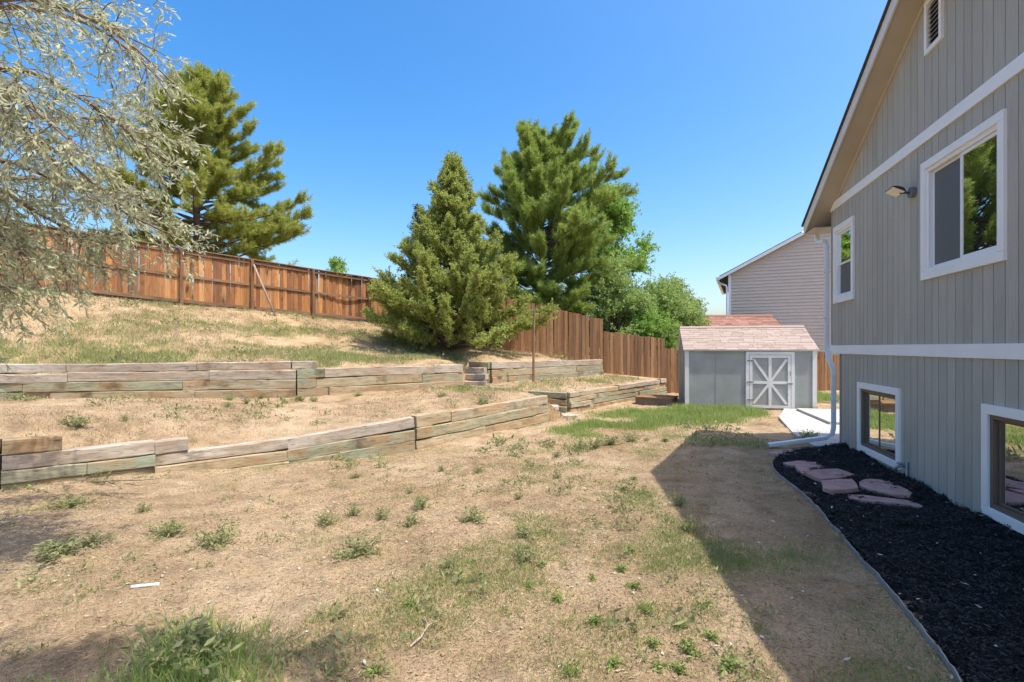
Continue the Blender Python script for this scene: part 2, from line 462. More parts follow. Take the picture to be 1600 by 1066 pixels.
HILL_PTS = behind(UP_A, 0.25, -0.01) + behind(UP_B[1:], 0.25, -0.01) + [(-1.0, 13.9, 0.68), (-1.1, 14.9, 1.05), (-1.6, 15.9, 1.33), (-2.0, 14.6, 1.3)] + \
           FENCE_BACK + [(-1.6, 16.5, 1.62), (0.9, 17.7, 1.50), (-3.5, 16.4, 1.62), (-5.2, 15.5, 1.72), (-8.0, 13.5, 1.95), (-14, 30, 3.0), (-4, 30, 2.4), (3, 30, 1.4), (-22, 20, 3.6), (-4.5, 18.5, 2.2), (-1.0, 19.5, 1.9), (-22, 42, 3.0), (3, 42, 1.0), (2.6, 18.6, 0.9)]
hill_f = tps(HILL_PTS)
def ter_z(x, y): return ter_f(x, y) + relief(x, y, 0.012)
def hill_z(x, y): return hill_f(x, y) + relief(x, y, 0.022)

xy = lambda L: [(p[0], p[1]) for p in L]
TER_POLY = [(-9.0, 4.85), (-6.0, 6.0), (-4.97, 7.05), (-3.62, 8.1), (-1.82, 9.1), (0.69, 11.58), (1.35, 12.25), (1.0, 13.2), (1.45, 13.42), (5.36, 18.05), (5.4, 18.7), (3.0, 18.3), (3.0, 17.75), (-0.65, 15.35), (-1.5, 15.75), (-1.5, 13.3), (-4.69, 11.15), (-9.72, 9.75), (-13.5, 9.05), (-13.5, 4.85)]
HILL_POLY = [(-22, 8.9), (-13.5, 8.95), (-9.72, 9.66), (-4.69, 11.06), (-1.38, 13.25), (-1.36, 13.7), (-1.40, 15.4), (-0.62, 15.3), (3.06, 17.68), (3.3, 19.5), (3.3, 42), (-22, 42)]

def axis_lines(lo, hi, step, far):
    a = list(np.arange(lo, hi + 1e-6, step))
    return np.array([-far, -far / 3, lo - 30, lo - 8] + a + [hi + 8, hi + 30, far / 3, far])
def sheet(name, xs, ys, fz, mat, poly=None, skirt=0.75):
    X, Y = np.meshgrid(xs, ys)
    Z = fz(X, Y)
    ny, nx = X.shape
    idx = np.arange(nx * ny).reshape(ny, nx)
    F = np.stack([idx[:-1, :-1], idx[:-1, 1:], idx[1:, 1:], idx[1:, :-1]], -1).reshape(-1, 4)
    V = np.stack([X, Y, Z], -1).reshape(-1, 3)
    if poly:
        cx = V[F][:, :, 0].mean(1); cy = V[F][:, :, 1].mean(1)
        F = F[in_poly(cx, cy, poly)]
        used = np.unique(F); rm = np.full(len(V), -1); rm[used] = np.arange(len(used))
        V = V[used]; F = rm[F]
        E = np.concatenate([F[:, [0, 1]], F[:, [1, 2]], F[:, [2, 3]], F[:, [3, 0]]]); key = np.sort(E, 1)
        _, inv, cnt = np.unique(key, axis=0, return_inverse=True, return_counts=True)
        B = E[cnt[inv.ravel()] == 1]
        lowv = V[B.ravel()].copy(); lowv[:, 2] -= skirt; n0 = len(V)
        k = np.arange(len(B))
        V = np.concatenate([V, lowv]); F = np.concatenate([F, np.stack([B[:, 1], B[:, 0], n0 + 2 * k, n0 + 2 * k + 1], 1)])
    o = link(name, np_mesh(name, V, F, True), mat)
    return o
o = sheet('ground', axis_lines(-9, 9, 0.07, 700), axis_lines(0.6, 20, 0.07, 700), yard_z, M['soil'])
tag(o, 'sandy tan yard soil with sparse weeds', 'ground', kind='structure')
o = sheet('terrace_ground', np.arange(-13.5, 5.6, 0.08), np.arange(4.6, 19, 0.08), ter_z, M['soil'], TER_POLY)
tag(o, 'bare sandy strip between the two timber walls', 'ground', kind='structure')
o = sheet('hillside_terrain', np.arange(-22, 3.4, 0.11), np.arange(8.8, 42, 0.11), hill_z, M['hill_soil'], HILL_POLY)
tag(o, 'dry grassy slope rising to the back fence', 'slope', kind='structure')

def ground_at(x, y):
    x = np.asarray(x, float); y = np.asarray(y, float)
    z = yard_z(x, y)
    z = np.where(in_poly(x, y, TER_POLY), np.maximum(ter_z(x, y), z), z)
    z = np.where(in_poly(x, y, HILL_POLY), np.maximum(hill_z(x, y), z), z)
    return z
def gz(x, y): return float(ground_at(np.array([x]), np.array([y]))[0])

# ------------------------------------------------------------------ house
D = 3.05
def W(n, t, z=0.0): return Vector((n * CT + t * ST, -n * ST + t * CT, z))
HT0 = 6.6
house = empty('house', W(D, HT0, 0), -TH)
tag(house, 'grey two-storey house with white trim and gable roof', 'house')
# local frame of the house: x = n - D (inwards), y = t - HT0, z
def H(t): return t - HT0
T_NEAR = 1.3; T_UP = 9.9; T_LOW = 9.5
RIDGE = 6.68; EAVE_T = 10.45; EAVE_Z = 3.80; SL = 0.52
NEAR_EAVE = 0.9
SL2 = 0.34
def soffit_z(t):
    top = EAVE_Z + SL * (EAVE_T - RIDGE)
    return EAVE_Z + SL * (EAVE_T - t) if t >= RIDGE else top - SL2 * (RIDGE - t)
mb = MB()
mb.box(0.0905, 8, H(T_NEAR), H(T_LOW), -0.3, 1.60)
mb.box(0.0905, 8, H(T_NEAR), H(T_UP), 1.60, 4.08)
mb.prism([(H(T_NEAR), 4.08), (H(T_UP), 4.08), (H(RIDGE), soffit_z(RIDGE) - 0.02), (H(T_NEAR), soffit_z(T_NEAR) - 0.02)], 0.0905, 8, 'x')

WINS = {'small': (8.90, 9.775, 2.445, 3.735), 'big': (5.46, 6.885, 2.47, 3.815), 'low_far': (7.415, 8.74, 0.158, 1.18), 'low_near': (4.45, 5.774, 0.13, 1.17)}
VENT = (6.45, 6.80, 5.02, 5.62)
OPEN = list(WINS.values()) + [VENT]

rb = random.Random(3)
edges = []
t = T_UP
while t > T_NEAR:
    w = 0.152 + rb.uniform(-0.022, 0.022)
    edges.append((max(T_NEAR, t - w), t)); t -= w
GAP = 0.010
def board(t0, t1, z0a, z1f):
    """one siding board from z0a to the line z1f(t)"""
    a, b = t0 + GAP / 2, t1 - GAP / 2
    m = MB(); m.prism([(H(a), z0a), (H(b), z0a), (H(b), z1f(b)), (H(a), z1f(a))], 0.0, 0.012, 'x')
    m.build('siding_board', M['siding'], house)
    mb.prism([(H(t0), z0a), (H(t1), z0a), (H(t1), z1f(t1)), (H(t0), z1f(t0))], 0.0125, 0.09, 'x')   # sheathing behind it
for (t0, t1) in edges:
    tm = (t0 + t1) / 2
    for zone, (zlo, zhi) in enumerate(((-0.25, 1.595), (1.735, 4.045), (4.18, None))):
        if zone == 0 and t1 > T_LOW + 0.02: continue
        cuts = []
        for (a, b, c, d) in OPEN:
            if t1 > a + 0.03 and t0 < b - 0.03: cuts.append((c + 0.03, d - 0.03, a + 0.03, b - 0.03))
        top = (lambda q: zhi) if zhi else (lambda q: soffit_z(q) - 0.012)
        z = zlo
        for (c, d, ta, tb_) in sorted(cuts):
            if zlo < (c + d) / 2 < top(tm):
                if c > z: board(t0, t1, z, lambda q, c=c: c)
                for (p0, p1) in ((t0, min(t1, ta)), (max(t0, tb_), t1)):
                    if p1 - p0 > 0.015: board(p0, p1, c, lambda q, d=d: d)
                z = d
        if z < top(tm) - 0.03: board(t0, t1, z, top)

mb.build('wall', M['siding_groove'], house)
# horizontal trim bands
for (z0, z1, ta) in ((1.595, 1.735, T_UP), (4.045, 4.18, T_UP)):
    MB().box(-0.022, 0.012, H(T_NEAR), H(ta) + 0.022, z0, z1).build('trim_band', M['white'], house, bevel=0.003)
MB().box(0.0125, 7.9, H(T_UP) + 0.001, H(T_UP) + 0.021, 1.595, 1.735).build('trim_band', M['white'], house)
MB().box(-0.014, 0.05, H(T_UP) - 0.005, H(T_UP) + 0.014, 1.74, 4.04).build('corner_trim', M['siding'], house)
MB().box(-0.014, 0.05, H(T_LOW) - 0.005, H(T_LOW) + 0.014, -0.2, 1.59).build('corner_trim', M['siding'], house)
MB().box(0.0, 7.9, H(T_LOW) + 0.02, H(T_UP) - 0.001, 1.575, 1.594).build('overhang_soffit', M['white'], house)

# roof
OV = 0.30
roof_top = [(H(EAVE_T), EAVE_Z + 0.17), (H(RIDGE), soffit_z(RIDGE) + 0.19), (H(NEAR_EAVE), soffit_z(NEAR_EAVE) + 0.17)]
def slab(d0, d1, lo_off, hi_off, t_a, t_b):
    return MB().prism([(H(t_a), soffit_z(t_a) + lo_off), (H(t_a), soffit_z(t_a) + hi_off), (H(t_b), soffit_z(t_b) + hi_off), (H(t_b), soffit_z(t_b) + lo_off)], d0, d1, 'x')
roof = slab(-OV - 0.03, 8.3, 0.155, 0.185, EAVE_T + 0.03, RIDGE).build('roof', M['roof_dark'], house)
slab(-OV - 0.03, 8.3, 0.155, 0.185, RIDGE, NEAR_EAVE).build('roof', M['roof_dark'], house)
slab(-OV + 0.021, 8.2, 0.0, 0.012, EAVE_T - 0.02, RIDGE).build('soffit', M['soffit'], house)
slab(-OV + 0.021, 8.2, 0.0, 0.012, RIDGE, NEAR_EAVE + 0.02).build('soffit', M['soffit'], house)
slab(-OV, -OV + 0.02, -0.02, 0.154, EAVE_T, RIDGE).build('fascia', M['fascia'], house)
slab(-OV, -OV + 0.02, -0.02, 0.154, RIDGE, NEAR_EAVE).build('fascia', M['fascia'], house)
slab(-0.02, 0.012, -0.075, -0.002, T_UP, RIDGE).build('frieze_board', M['soffit'], house)
slab(-0.02, 0.012, -0.075, -0.002, RIDGE, T_NEAR).build('frieze_board', M['soffit'], house)
MB().box(-OV + 0.021, 8.2, H(EAVE_T) - 0.019, H(EAVE_T), EAVE_Z - 0.02, EAVE_Z + 0.153).build('fascia', M['fascia'], house)
# boxed eave bottom, level, from the fascia back to the end wall
MB().box(-OV + 0.0205, 8.1, H(T_UP) + 0.015, H(EAVE_T) - 0.02, EAVE_Z - 0.018, EAVE_Z - 0.003).build('eave_soffit', M['soffit'], house)
# gutter along the far eave
g = MB()
gy = H(EAVE_T) + 0.001
g.prism([(gy, EAVE_Z + 0.02), (gy + 0.075, EAVE_Z + 0.02), (gy + 0.11, EAVE_Z + 0.06), (gy + 0.11, EAVE_Z + 0.135), (gy + 0.10, EAVE_Z + 0.135), (gy + 0.095, EAVE_Z + 0.07), (gy + 0.07, EAVE_Z + 0.032), (gy, EAVE_Z + 0.032)], -OV, 8.2, 'x')
g.build('gutter', M['gutter'], house)

# downspout, a rounded rectangular pipe down the corner
def pipe(name, pts, w, d, mat, parent):
    m = MB(); m.tube(pts, 1.0, 8)
    me_v = []
    # reshape the unit tube into the pipe section
    pts = [Vector(p) for p in pts]; n = len(pts); m = MB()
    for i, p in enumerate(pts):
        dr = (pts[min(i + 1, n - 1)] - pts[max(i - 1, 0)]).normalized()
        s = Vector((1, 0, 0)) - dr * dr.x
        s.normalize(); u = s.cross(dr).normalized()
        for a in range(12):
            an = 2 * math.pi * a / 12 + math.pi / 12
            ca, sn = math.cos(an), math.sin(an)
            k = 1 / max(abs(ca), abs(sn)) * 0.94 if abs(abs(ca) - abs(sn)) > 0.3 else 1.22
            m.v.append(tuple(p + s * (w / 2 * ca * k) + u * (d / 2 * sn * k)))
    for i in range(n - 1):
        for a in range(12):
            b = (a + 1) % 12
            m.f.append((i*12 + a, i*12 + b, (i+1)*12 + b, (i+1)*12 + a))
    m.f.append(tuple(range(11, -1, -1))); m.f.append(tuple((n-1)*12 + a for a in range(12)))
    return m.build(name, mat, parent, smooth=False)
cx = -0.065
ty = H(T_UP) + 0.06
path = [(cx, H(EAVE_T) + 0.05, EAVE_Z + 0.02), (cx, H(EAVE_T) + 0.05, EAVE_Z - 0.07), (cx, H(EAVE_T) + 0.0, EAVE_Z - 0.14), (cx, ty + 0.12, EAVE_Z - 0.22), (cx, ty + 0.02, EAVE_Z - 0.30), (cx, ty, EAVE_Z - 0.42),
        (cx, ty, 1.74), (cx, ty - 0.02, 1.64), (cx - 0.01, ty - 0.14, 1.50), (cx - 0.02, H(T_LOW) + 0.11, 1.36), (cx - 0.02, H(T_LOW) + 0.06, 1.24),
        (cx - 0.02, H(T_LOW) + 0.06, 0.36), (cx - 0.04, H(T_LOW) + 0.06, 0.25), (cx - 0.14, H(T_LOW) + 0.05, 0.19)]
dsp = pipe('downspout', path, 0.075, 0.06, M['gutter'], house)
ext = MB()
a0 = Vector((cx - 0.12, H(T_LOW) + 0.05, 0.19)); a1 = Vector((-1.12, H(T_LOW) - 0.18, 0.06))
ext.bar(a0, a1, 0.085, 0.065)
ext.build('outlet_pipe', M['gutter'], dsp, bevel=0.012)
for zz in (3.0, 2.2, 0.8):
    yy = ty if zz > 1.7 else H(T_LOW) + 0.06
    MB().box(cx - 0.065, cx + 0.045, yy - 0.04, yy + 0.04, zz, zz + 0.025).build('strap', M['gutter'], dsp)

# windows
def frame_rect(m, t0, t1, z0, z1, w, x0, x1):
    m.box(x0, x1, H(t0), H(t1), z0, z0 + w); m.box(x0, x1, H(t0), H(t1), z1 - w, z1)
    m.box(x0, x1, H(t0), H(t0 + w), z0 + w, z1 - w); m.box(x0, x1, H(t1 - w), H(t1), z0 + w, z1 - w)
def window(rect, kind):
    t0, t1, z0, z1 = rect
    tw = 0.088
    fm = M['brown_frame'] if kind == 'low' else M['vinyl']
    i0, i1, j0, j1 = t0 + tw, t1 - tw, z0 + tw, z1 - tw
    m = MB(); fw = 0.045
    frame_rect(m, i0 - 0.004, i1 + 0.004, j0 - 0.004, j1 + 0.004, fw, -0.006, 0.07)
    win = m.build('window', fm, house, bevel=0.003)
    # casing boards
    for (a, b, c, d) in ((t0, t1, z1 - tw, z1), (t0, t1, z0, z0 + tw), (t0, t0 + tw, z0 + tw + 0.001, z1 - tw - 0.001), (t1 - tw, t1, z0 + tw + 0.001, z1 - tw - 0.001)):
        MB().box(-0.030, 0.012, H(a), H(b), c, d).build('casing', M['white'], win, bevel=0.003)
    g0, g1, h0, h1 = i0 + fw, i1 - fw, j0 + fw, j1 - fw
    MB().box(0.075, 0.085, H(i0), H(i1), j0, j1).build('backing', M['siding_groove'], win)
    sw = 0.032
    if kind == 'double_hung':
        zm = (h0 + h1) / 2
        m = MB(); frame_rect(m, g0, g1, zm - 0.02, h1, sw, 0.012, 0.034); m.build('sash', fm, win, bevel=0.002)
        MB().box(0.020, 0.026, H(g0 + sw), H(g1 - sw), zm - 0.02 + sw, h1 - sw).build('pane', M['glass'], win)
        m = MB(); frame_rect(m, g0, g1, h0, zm + 0.012, 0.02, 0.030, 0.05); m.build('sash', fm, win, bevel=0.002)
        MB().box(0.038, 0.042, H(g0 + 0.02), H(g1 - 0.02), h0 + 0.02, zm - 0.008).build('insect_screen', M['screen'], win)
    else:
        tm = (g0 + g1) / 2
        # the half farther from the camera carries the screen on the upper windows
        m = MB(); frame_rect(m, g0, tm + 0.018, h0, h1, sw if kind != 'low' else 0.022, 0.012, 0.034); m.build('sash', fm, win, bevel=0.002)
        q = sw if kind != 'low' else 0.022
        MB().box(0.020, 0.026, H(g0 + q), H(tm + 0.018 - q), h0 + q, h1 - q).build('pane', M['glass'], win)
        m = MB(); frame_rect(m, tm - 0.012, g1, h0, h1, 0.022, 0.036, 0.055); m.build('sash', fm, win, bevel=0.002)
        pm = M['screen'] if kind == 'slider' else M['glass']
        MB().box(0.042, 0.047, H(tm + 0.010), H(g1 - 0.022), h0 + 0.022, h1 - 0.022).build('insect_screen' if kind == 'slider' else 'pane', pm, win)
    return win
window(WINS['small'], 'double_hung')
window(WINS['big'], 'slider')
window(WINS['low_far'], 'low')
window(WINS['low_near'], 'low')

# gable vent with louvres
m = MB(); frame_rect(m, *VENT[:2], VENT[2], VENT[3], 0.05, -0.032, 0.012)
vent = m.build('gable_vent', M['white'], house, bevel=0.003)
MB().box(0.03, 0.036, H(VENT[0] + 0.05), H(VENT[1] - 0.05), VENT[2] + 0.05, VENT[3] - 0.05).build('backing', M['black_metal'], vent)
nl = 9
for i in range(nl):
    z = VENT[2] + 0.065 + i * (VENT[3] - VENT[2] - 0.12) / nl
    MB().add([(-0.018, H(VENT[0] + 0.05), z), (-0.018, H(VENT[1] - 0.05), z), (0.026, H(VENT[1] - 0.05), z + 0.038), (0.026, H(VENT[0] + 0.05), z + 0.038),
              (-0.018, H(VENT[0] + 0.05), z + 0.006), (-0.018, H(VENT[1] - 0.05), z + 0.006), (0.026, H(VENT[1] - 0.05), z + 0.044), (0.026, H(VENT[0] + 0.05), z + 0.044)],
             [(0,1,2,3),(7,6,5,4),(0,4,5,1),(3,2,6,7),(1,5,6,2),(0,3,7,4)]).build('louvre', M['siding'], vent)

# flood light
fl = empty('flood_light', W(D, 7.08, 3.55), -TH)
tag(fl, 'black flood light with rectangular lens on grey wall beside window', 'light')
m = MB(); m.tube([(0.0, 0, 0), (-0.05, 0, 0)], [0.062, 0.062], 12); m.build('wall_box', M['grey_box'], fl)
MB().tube([(-0.05, 0, 0), (-0.10, 0.02, 0.01), (-0.13, 0.05, 0.02)], 0.014, 8).build('arm', M['black_metal'], fl)
head = MB()
head.add([(-0.10, -0.02, 0.05), (-0.10, 0.12, 0.05), (-0.17, 0.12, 0.06), (-0.17, -0.02, 0.06),
          (-0.08, -0.06, -0.015), (-0.08, 0.17, -0.015), (-0.25, 0.17, 0.02), (-0.25, -0.06, 0.02)],
         [(0,1,2,3),(7,6,5,4),(0,4,5,1),(1,5,6,2),(2,6,7,3),(3,7,4,0)])
hd = head.build('lamp_head', M['black_metal'], fl, bevel=0.006)
hd.location = (-0.02, 0.03, 0.0); hd.scale = (0.95, 0.85, 0.9); hd.rotation_euler = (R(-7), R(16), R(4))
MB().add([(-0.095, -0.045, -0.020), (-0.095, 0.155, -0.020), (-0.238, 0.155, 0.0095), (-0.238, -0.045, 0.0095),
          (-0.095, -0.045, -0.014), (-0.095, 0.155, -0.014), (-0.238, 0.155, 0.0155), (-0.238, -0.045, 0.0155)],
         [(3,2,1,0),(4,5,6,7),(0,1,5,4),(1,2,6,5),(2,3,7,6),(3,0,4,7)]).build('lens', M['lamp_glass'], hd)

# hose tap and its pipe
tp = empty('hose_tap', W(D, 7.22, 0.0), -TH)
tag(tp, 'grey metal hose tap and pipe low on the grey wall', 'tap')
MB().tube([(-0.02, 0, -0.05), (-0.02, 0, 0.30), ], 0.016, 8).build('pipe', M['grey_metal'], tp, smooth=True)
MB().tube([(0.0, 0.05, 0.24), (-0.06, 0.06, 0.245), (-0.10, 0.07, 0.22), (-0.11, 0.075, 0.17)], [0.02, 0.02, 0.018, 0.016], 8).build('spout', M['grey_metal'], tp, smooth=True)
MB().tube([(-0.02, 0.0, 0.245), (-0.02, 0.05, 0.245)], 0.014, 8).build('elbow', M['grey_metal'], tp)
MB().tube([(-0.07, 0.063, 0.26), (-0.07, 0.063, 0.275)], 0.032, 10).build('handle', M['grey_metal'], tp)

# ------------------------------------------------------------------ patio and mulch bed
def ground_pt(px, py, z=0.0):
    Y = 790 * (CAM_H - z) / (py - 543.0)
    return ((px - 800) / 790 * Y, Y)
def slab_poly(name, pts, z0, z1, mat, parent=None, bevel=0.0):
    m = MB(); m.prism([tuple(p) for p in pts], z0, z1, 'z')
    o = m.build(name, mat, parent)
    if bevel:
        b = o.modifiers.new('bevel', 'BEVEL'); b.width = bevel; b.segments = 2
    return o
pp = [W(2.66, 9.45), W(2.66, 10.8), W(2.95, 13.2), W(3.5, 15.1), W(9.5, 15.1), W(9.5, 9.95), W(3.3, 9.95), W(3.3, 9.45)]
pp = [(p.x, p.y) for p in pp][::-1]
pat = slab_poly('patio', pp, -0.1, 0.055, M['concrete'], bevel=0.01)
tag(pat, 'pale concrete patio slab beyond the house corner', 'patio', kind='structure')
st = [W(3.7, 12.2), W(3.7, 14.7), W(9.0, 14.7), W(9.0, 12.2)]
so = slab_poly('step', [(p.x, p.y) for p in st][::-1], 0.05, 0.115, M['concrete'], bevel=0.01)
tag(so, 'low raised concrete slab lying on the patio', 'step', kind='structure')

EDGE_PX = [(1328, 706), (1267, 707), (1225, 711), (1203, 723), (1213, 742), (1259, 784), (1305, 831), (1347, 877), (1396, 934), (1438, 995), (1472, 1037), (1497, 1068), (1640, 1290)]
edge = [ground_pt(*p) for p in EDGE_PX]
for i in range(3):  # refine
    e2 = [edge[0]]
    for a, b in zip(edge[:-1], edge[1:]):
        e2 += [(0.75*a[0] + 0.25*b[0], 0.75*a[1] + 0.25*b[1]), (0.25*a[0] + 0.75*b[0], 0.25*a[1] + 0.75*b[1])]
    edge = e2 + [edge[-1]]
wallpts = [W(D + 0.1, 9.55), W(D + 0.1, 1.2)]
BED = [(p[0], p[1]) for p in edge] + [(wallpts[1].x, wallpts[1].y), (wallpts[0].x, wallpts[0].y)]
def bed_z(x, y):
    n = np.asarray(x) * CT - np.asarray(y) * ST
    s = np.clip((n - 1.3) / 1.7, 0, 1)
    return 0.012 + 0.10 * s + relief(np.asarray(x) * 2.2, np.asarray(y) * 2.2, 0.010 + 0.016 * s)
BED_IN = [(p[0] + 0.035 * CT, p[1] - 0.035 * ST - 0.02 * (i < 20)) for i, p in enumerate(edge)] + BED[-2:]
o = sheet('mulch_bed', np.arange(0.8, 6.2, 0.03), np.arange(0.5, 9.8, 0.03), bed_z, M['mulch_base'], BED_IN, 0.04)
tag(o, 'bed of black wood mulch along the house wall', 'mulch bed', kind='structure')
# chips
def rand_unit(n, rng=RNG):
    v = rng.normal(size=(n, 3)); return v / np.linalg.norm(v, axis=1)[:, None]
def leaf_quads(P, Dv, L, Wd, rng=RNG, ref=None):
    n = len(P)
    if ref is None: ref = rand_unit(n, rng)
    S = np.cross(Dv, ref); S /= np.maximum(np.linalg.norm(S, axis=1), 1e-6)[:, None]
    L = np.broadcast_to(L, (n,))[:, None]; Wd = np.broadcast_to(Wd, (n,))[:, None]
    V = np.stack([P, P + Dv * L * 0.45 + S * Wd, P + Dv * L, P + Dv * L * 0.45 - S * Wd], 1).reshape(-1, 3)
    F = np.arange(4 * n).reshape(-1, 4)
    return V, F
def norm(v): return v / np.maximum(np.linalg.norm(v, axis=-1), 1e-9)[..., None]
def sample_poly(poly, n, rng=RNG, near=False):
    P = np.array(poly); lo = P.min(0); hi = P.max(0); out = []
    while sum(len(o) for o in out) < n:
        q = rng.uniform(lo, hi, size=(n * 2, 2))
        out.append(q[in_poly(q[:, 0], q[:, 1], poly)])
    return np.concatenate(out)[:n]
nc = 75000
q = sample_poly(BED, nc)
q = q[(q[:, 1] > 1.2)]
ea = np.array(edge)
q = q[np.min(np.hypot(q[:, None, 0] - ea[None, ::2, 0], q[:, None, 1] - ea[None, ::2, 1]), axis=1) > 0.03]
nc = len(q)
dv = rand_unit(nc); dv[:, 2] *= 0.45; dv = norm(dv)
P = np.column_stack([q, bed_z(q[:, 0], q[:, 1]) + RNG.uniform(-0.004, 0.022, nc)])
L = RNG.uniform(0.012, 0.05, nc)
V, F = leaf_quads(P - dv * L[:, None] / 2, dv, L, RNG.uniform(0.0015, 0.006, nc))
o = link('mulch_chips', np_mesh('mulch_chips', V, F), M['chip'])
tag(o, 'shredded black wood chips covering the bed', 'mulch', kind='stuff')

q = sample_poly(BED, 160); q = q[q[:, 1] > 1.5]; n = len(q)
d = rand_unit(n); d[:, 2] *= .2; d = norm(d)
V, F = leaf_quads(np.column_stack([q, bed_z(q[:, 0], q[:, 1]) + .026]), d, RNG.uniform(.02, .05, n), RNG.uniform(.004, .011, n), ref=np.tile([0, 0, 1.0], (n, 1)) + rand_unit(n) * .4)
tag(link('mulch_litter', np_mesh('mulch_litter', V, F), M['litter']), 'pale dry leaves scattered on the black mulch', 'litter', kind='stuff')

# edging strip
m = MB(); n = len(edge)
for i, p in enumerate(edge):
    a = Vector(edge[max(i-1, 0)]); b = Vector(edge[min(i+1, n-1)]); d = (b - a).normalized(); s = Vector((d.y, -d.x)) * 0.004
    z = float(yard_z(p[0], p[1]))
    m.v += [(p[0] - s.x, p[1] - s.y, z - 0.05), (p[0] + s.x, p[1] + s.y, z - 0.05), (p[0] + s.x, p[1] + s.y, z + 0.038), (p[0] - s.x, p[1] - s.y, z + 0.038)]
for i in range(n - 1):
    for k in range(4):
        m.f.append((i*4 + k, i*4 + (k+1) % 4, (i+1)*4 + (k+1) % 4, (i+1)*4 + k))
tag(m.build('garden_edging', M['edging']), 'thin grey edging strip curving around the black mulch', 'edging')

# flagstones
def crop4(pts): return [(1180 + a / 5.33, 620 + b / 5.33) for a, b in pts]
STONES = [
    ('far pinkish flagstone partly under mulch, closest to the downspout stones', [(230, 510), (330, 497), (440, 490), (505, 513), (335, 533), (270, 528)]),
    ('pink flagstone second from the downspout in the mulch', [(330, 542), (420, 527), (500, 517), (600, 575), (590, 595), (390, 612)]),
    ('wide pink flagstone in the middle of the mulch path', [(405, 628), (520, 612), (690, 605), (830, 655), (700, 682), (560, 695), (470, 665)]),
    ('small reddish flagstone beside the largest flagstone', [(550, 703), (690, 692), (810, 690), (860, 765), (740, 778), (620, 782), (560, 760)]),
    ('largest pink flagstone, close to the house wall and hose tap', [(865, 712), (900, 692), (960, 685), (1110, 700), (1220, 750), (1310, 800), (1290, 820), (1100, 803), (960, 772), (870, 738)]),
    ('long narrow flagstone nearest the camera in the mulch', [(770, 795), (900, 797), (1050, 815), (1270, 840), (1390, 880), (1380, 897), (1230, 868), (1060, 852), (880, 838), (780, 822)])]
for lab, poly in STONES:
    z = 0.12
    pts = [ground_pt(px, py, z) for px, py in crop4(poly)]
    c = np.mean(pts, 0)
    loc = (c[0], c[1], float(bed_z(c[0], c[1])) + 0.012)
    pts = [(p[0] - c[0], p[1] - c[1]) for p in pts]
    # orientation: must be counter-clockwise
    ar = sum(a[0]*b[1] - b[0]*a[1] for a, b in zip(pts, pts[1:] + pts[:1]))
    if ar < 0: pts = pts[::-1]
    rr = random.Random(len(lab))
    fine = []
    for a, b in zip(pts, pts[1:] + pts[:1]):
        fine += [a, ((a[0]+b[0])/2 + rr.uniform(-.012, .012), (a[1]+b[1])/2 + rr.uniform(-.012, .012))]
    m = MB(); m.prism(fine, -0.03, 0.022, 'z')
    o = m.build('flagstone', M['flagstone'], loc=loc, bevel=0.008)
    tag(o, lab, 'flagstone', 'flagstones laid in the black mulch')
for lab, poly in (('thin flat stone under the downspout outlet, lowest of three', [(100, 460), (330, 445), (470, 463), (440, 475), (250, 480)]),
                  ('thin flat stone under the downspout outlet, middle of three', [(230, 442), (400, 428), (452, 425), (430, 440), (330, 450)]),
                  ('thin flat stone beside the concrete, farthest of three under the downspout', [(430, 412), (560, 400), (575, 412), (470, 425)])):
    pts = [ground_pt(px, py, 0.05) for px, py in crop4(poly)]
    c = np.mean(pts, 0); pts = [(p[0]-c[0], p[1]-c[1]) for p in pts]
    if sum(a[0]*b[1] - b[0]*a[1] for a, b in zip(pts, pts[1:] + pts[:1])) < 0: pts = pts[::-1]
    tag(MB().prism(pts, -0.03, 0.03, 'z').build('flat_stone', M['flagstone'], loc=(c[0], c[1], 0.02), bevel=0.006), lab, 'stone', 'thin stones under the downspout')

# ------------------------------------------------------------------ timber retaining walls
def timber(a, b, h, w, mat, parent, seed):
    """a weathered squared beam between a and b (centre line)"""
    a = Vector(a); b = Vector(b); d = b - a; Ln = d.length
    r = random.Random(seed)
    nseg = max(3, int(Ln / 0.22))
    ch = 0.012
    sec = [(-w/2 + ch, -h/2), (w/2 - ch, -h/2), (w/2, -h/2 + ch), (w/2, h/2 - ch), (w/2 - ch, h/2), (-w/2 + ch, h/2), (-w/2, h/2 - ch), (-w/2, -h/2 + ch)]
    m = MB()
    ph = r.uniform(0, 6)
    for i in range(nseg + 1):
        u = i / nseg
        oy = 0.006 * math.sin(ph + 5 * u); oz = 0.004 * math.sin(ph * 2 + 7 * u)
        for (y, z) in sec:
            m.v.append((u * Ln - Ln / 2, y + oy + r.uniform(-.006, .006), z + oz + r.uniform(-.005, .005)))
    for i in range(nseg):
        for k in range(8):
            k2 = (k + 1) % 8
            m.f.append((i*8 + k, (i+1)*8 + k, (i+1)*8 + k2, i*8 + k2))
    m.f.append(tuple(range(8))); m.f.append(tuple(nseg*8 + k for k in range(7, -1, -1)))
    o = m.build('timber', mat, parent)
    mid = (a + b) / 2
    o.location = mid - (parent.location if parent else Vector())
    o.rotation_mode = 'QUATERNION'
    o.rotation_quaternion = Matrix.Rotation(math.atan2(d.y, d.x), 3, 'Z').to_quaternion() @ Matrix.Rotation(-math.asin(d.z / Ln), 3, 'Y').to_quaternion()
    return o
def lerp_chain(chain, s):
    """chain parametrised by horizontal length"""
    acc = 0
    for p, q in zip(chain[:-1], chain[1:]):
        l = math.hypot(q[0]-p[0], q[1]-p[1])
        if s <= acc + l + 1e-6 or q is chain[-1]:
            u = (s - acc) / l
            return tuple(pa + (qa - pa) * u for pa, qa in zip(p, q))
        acc += l
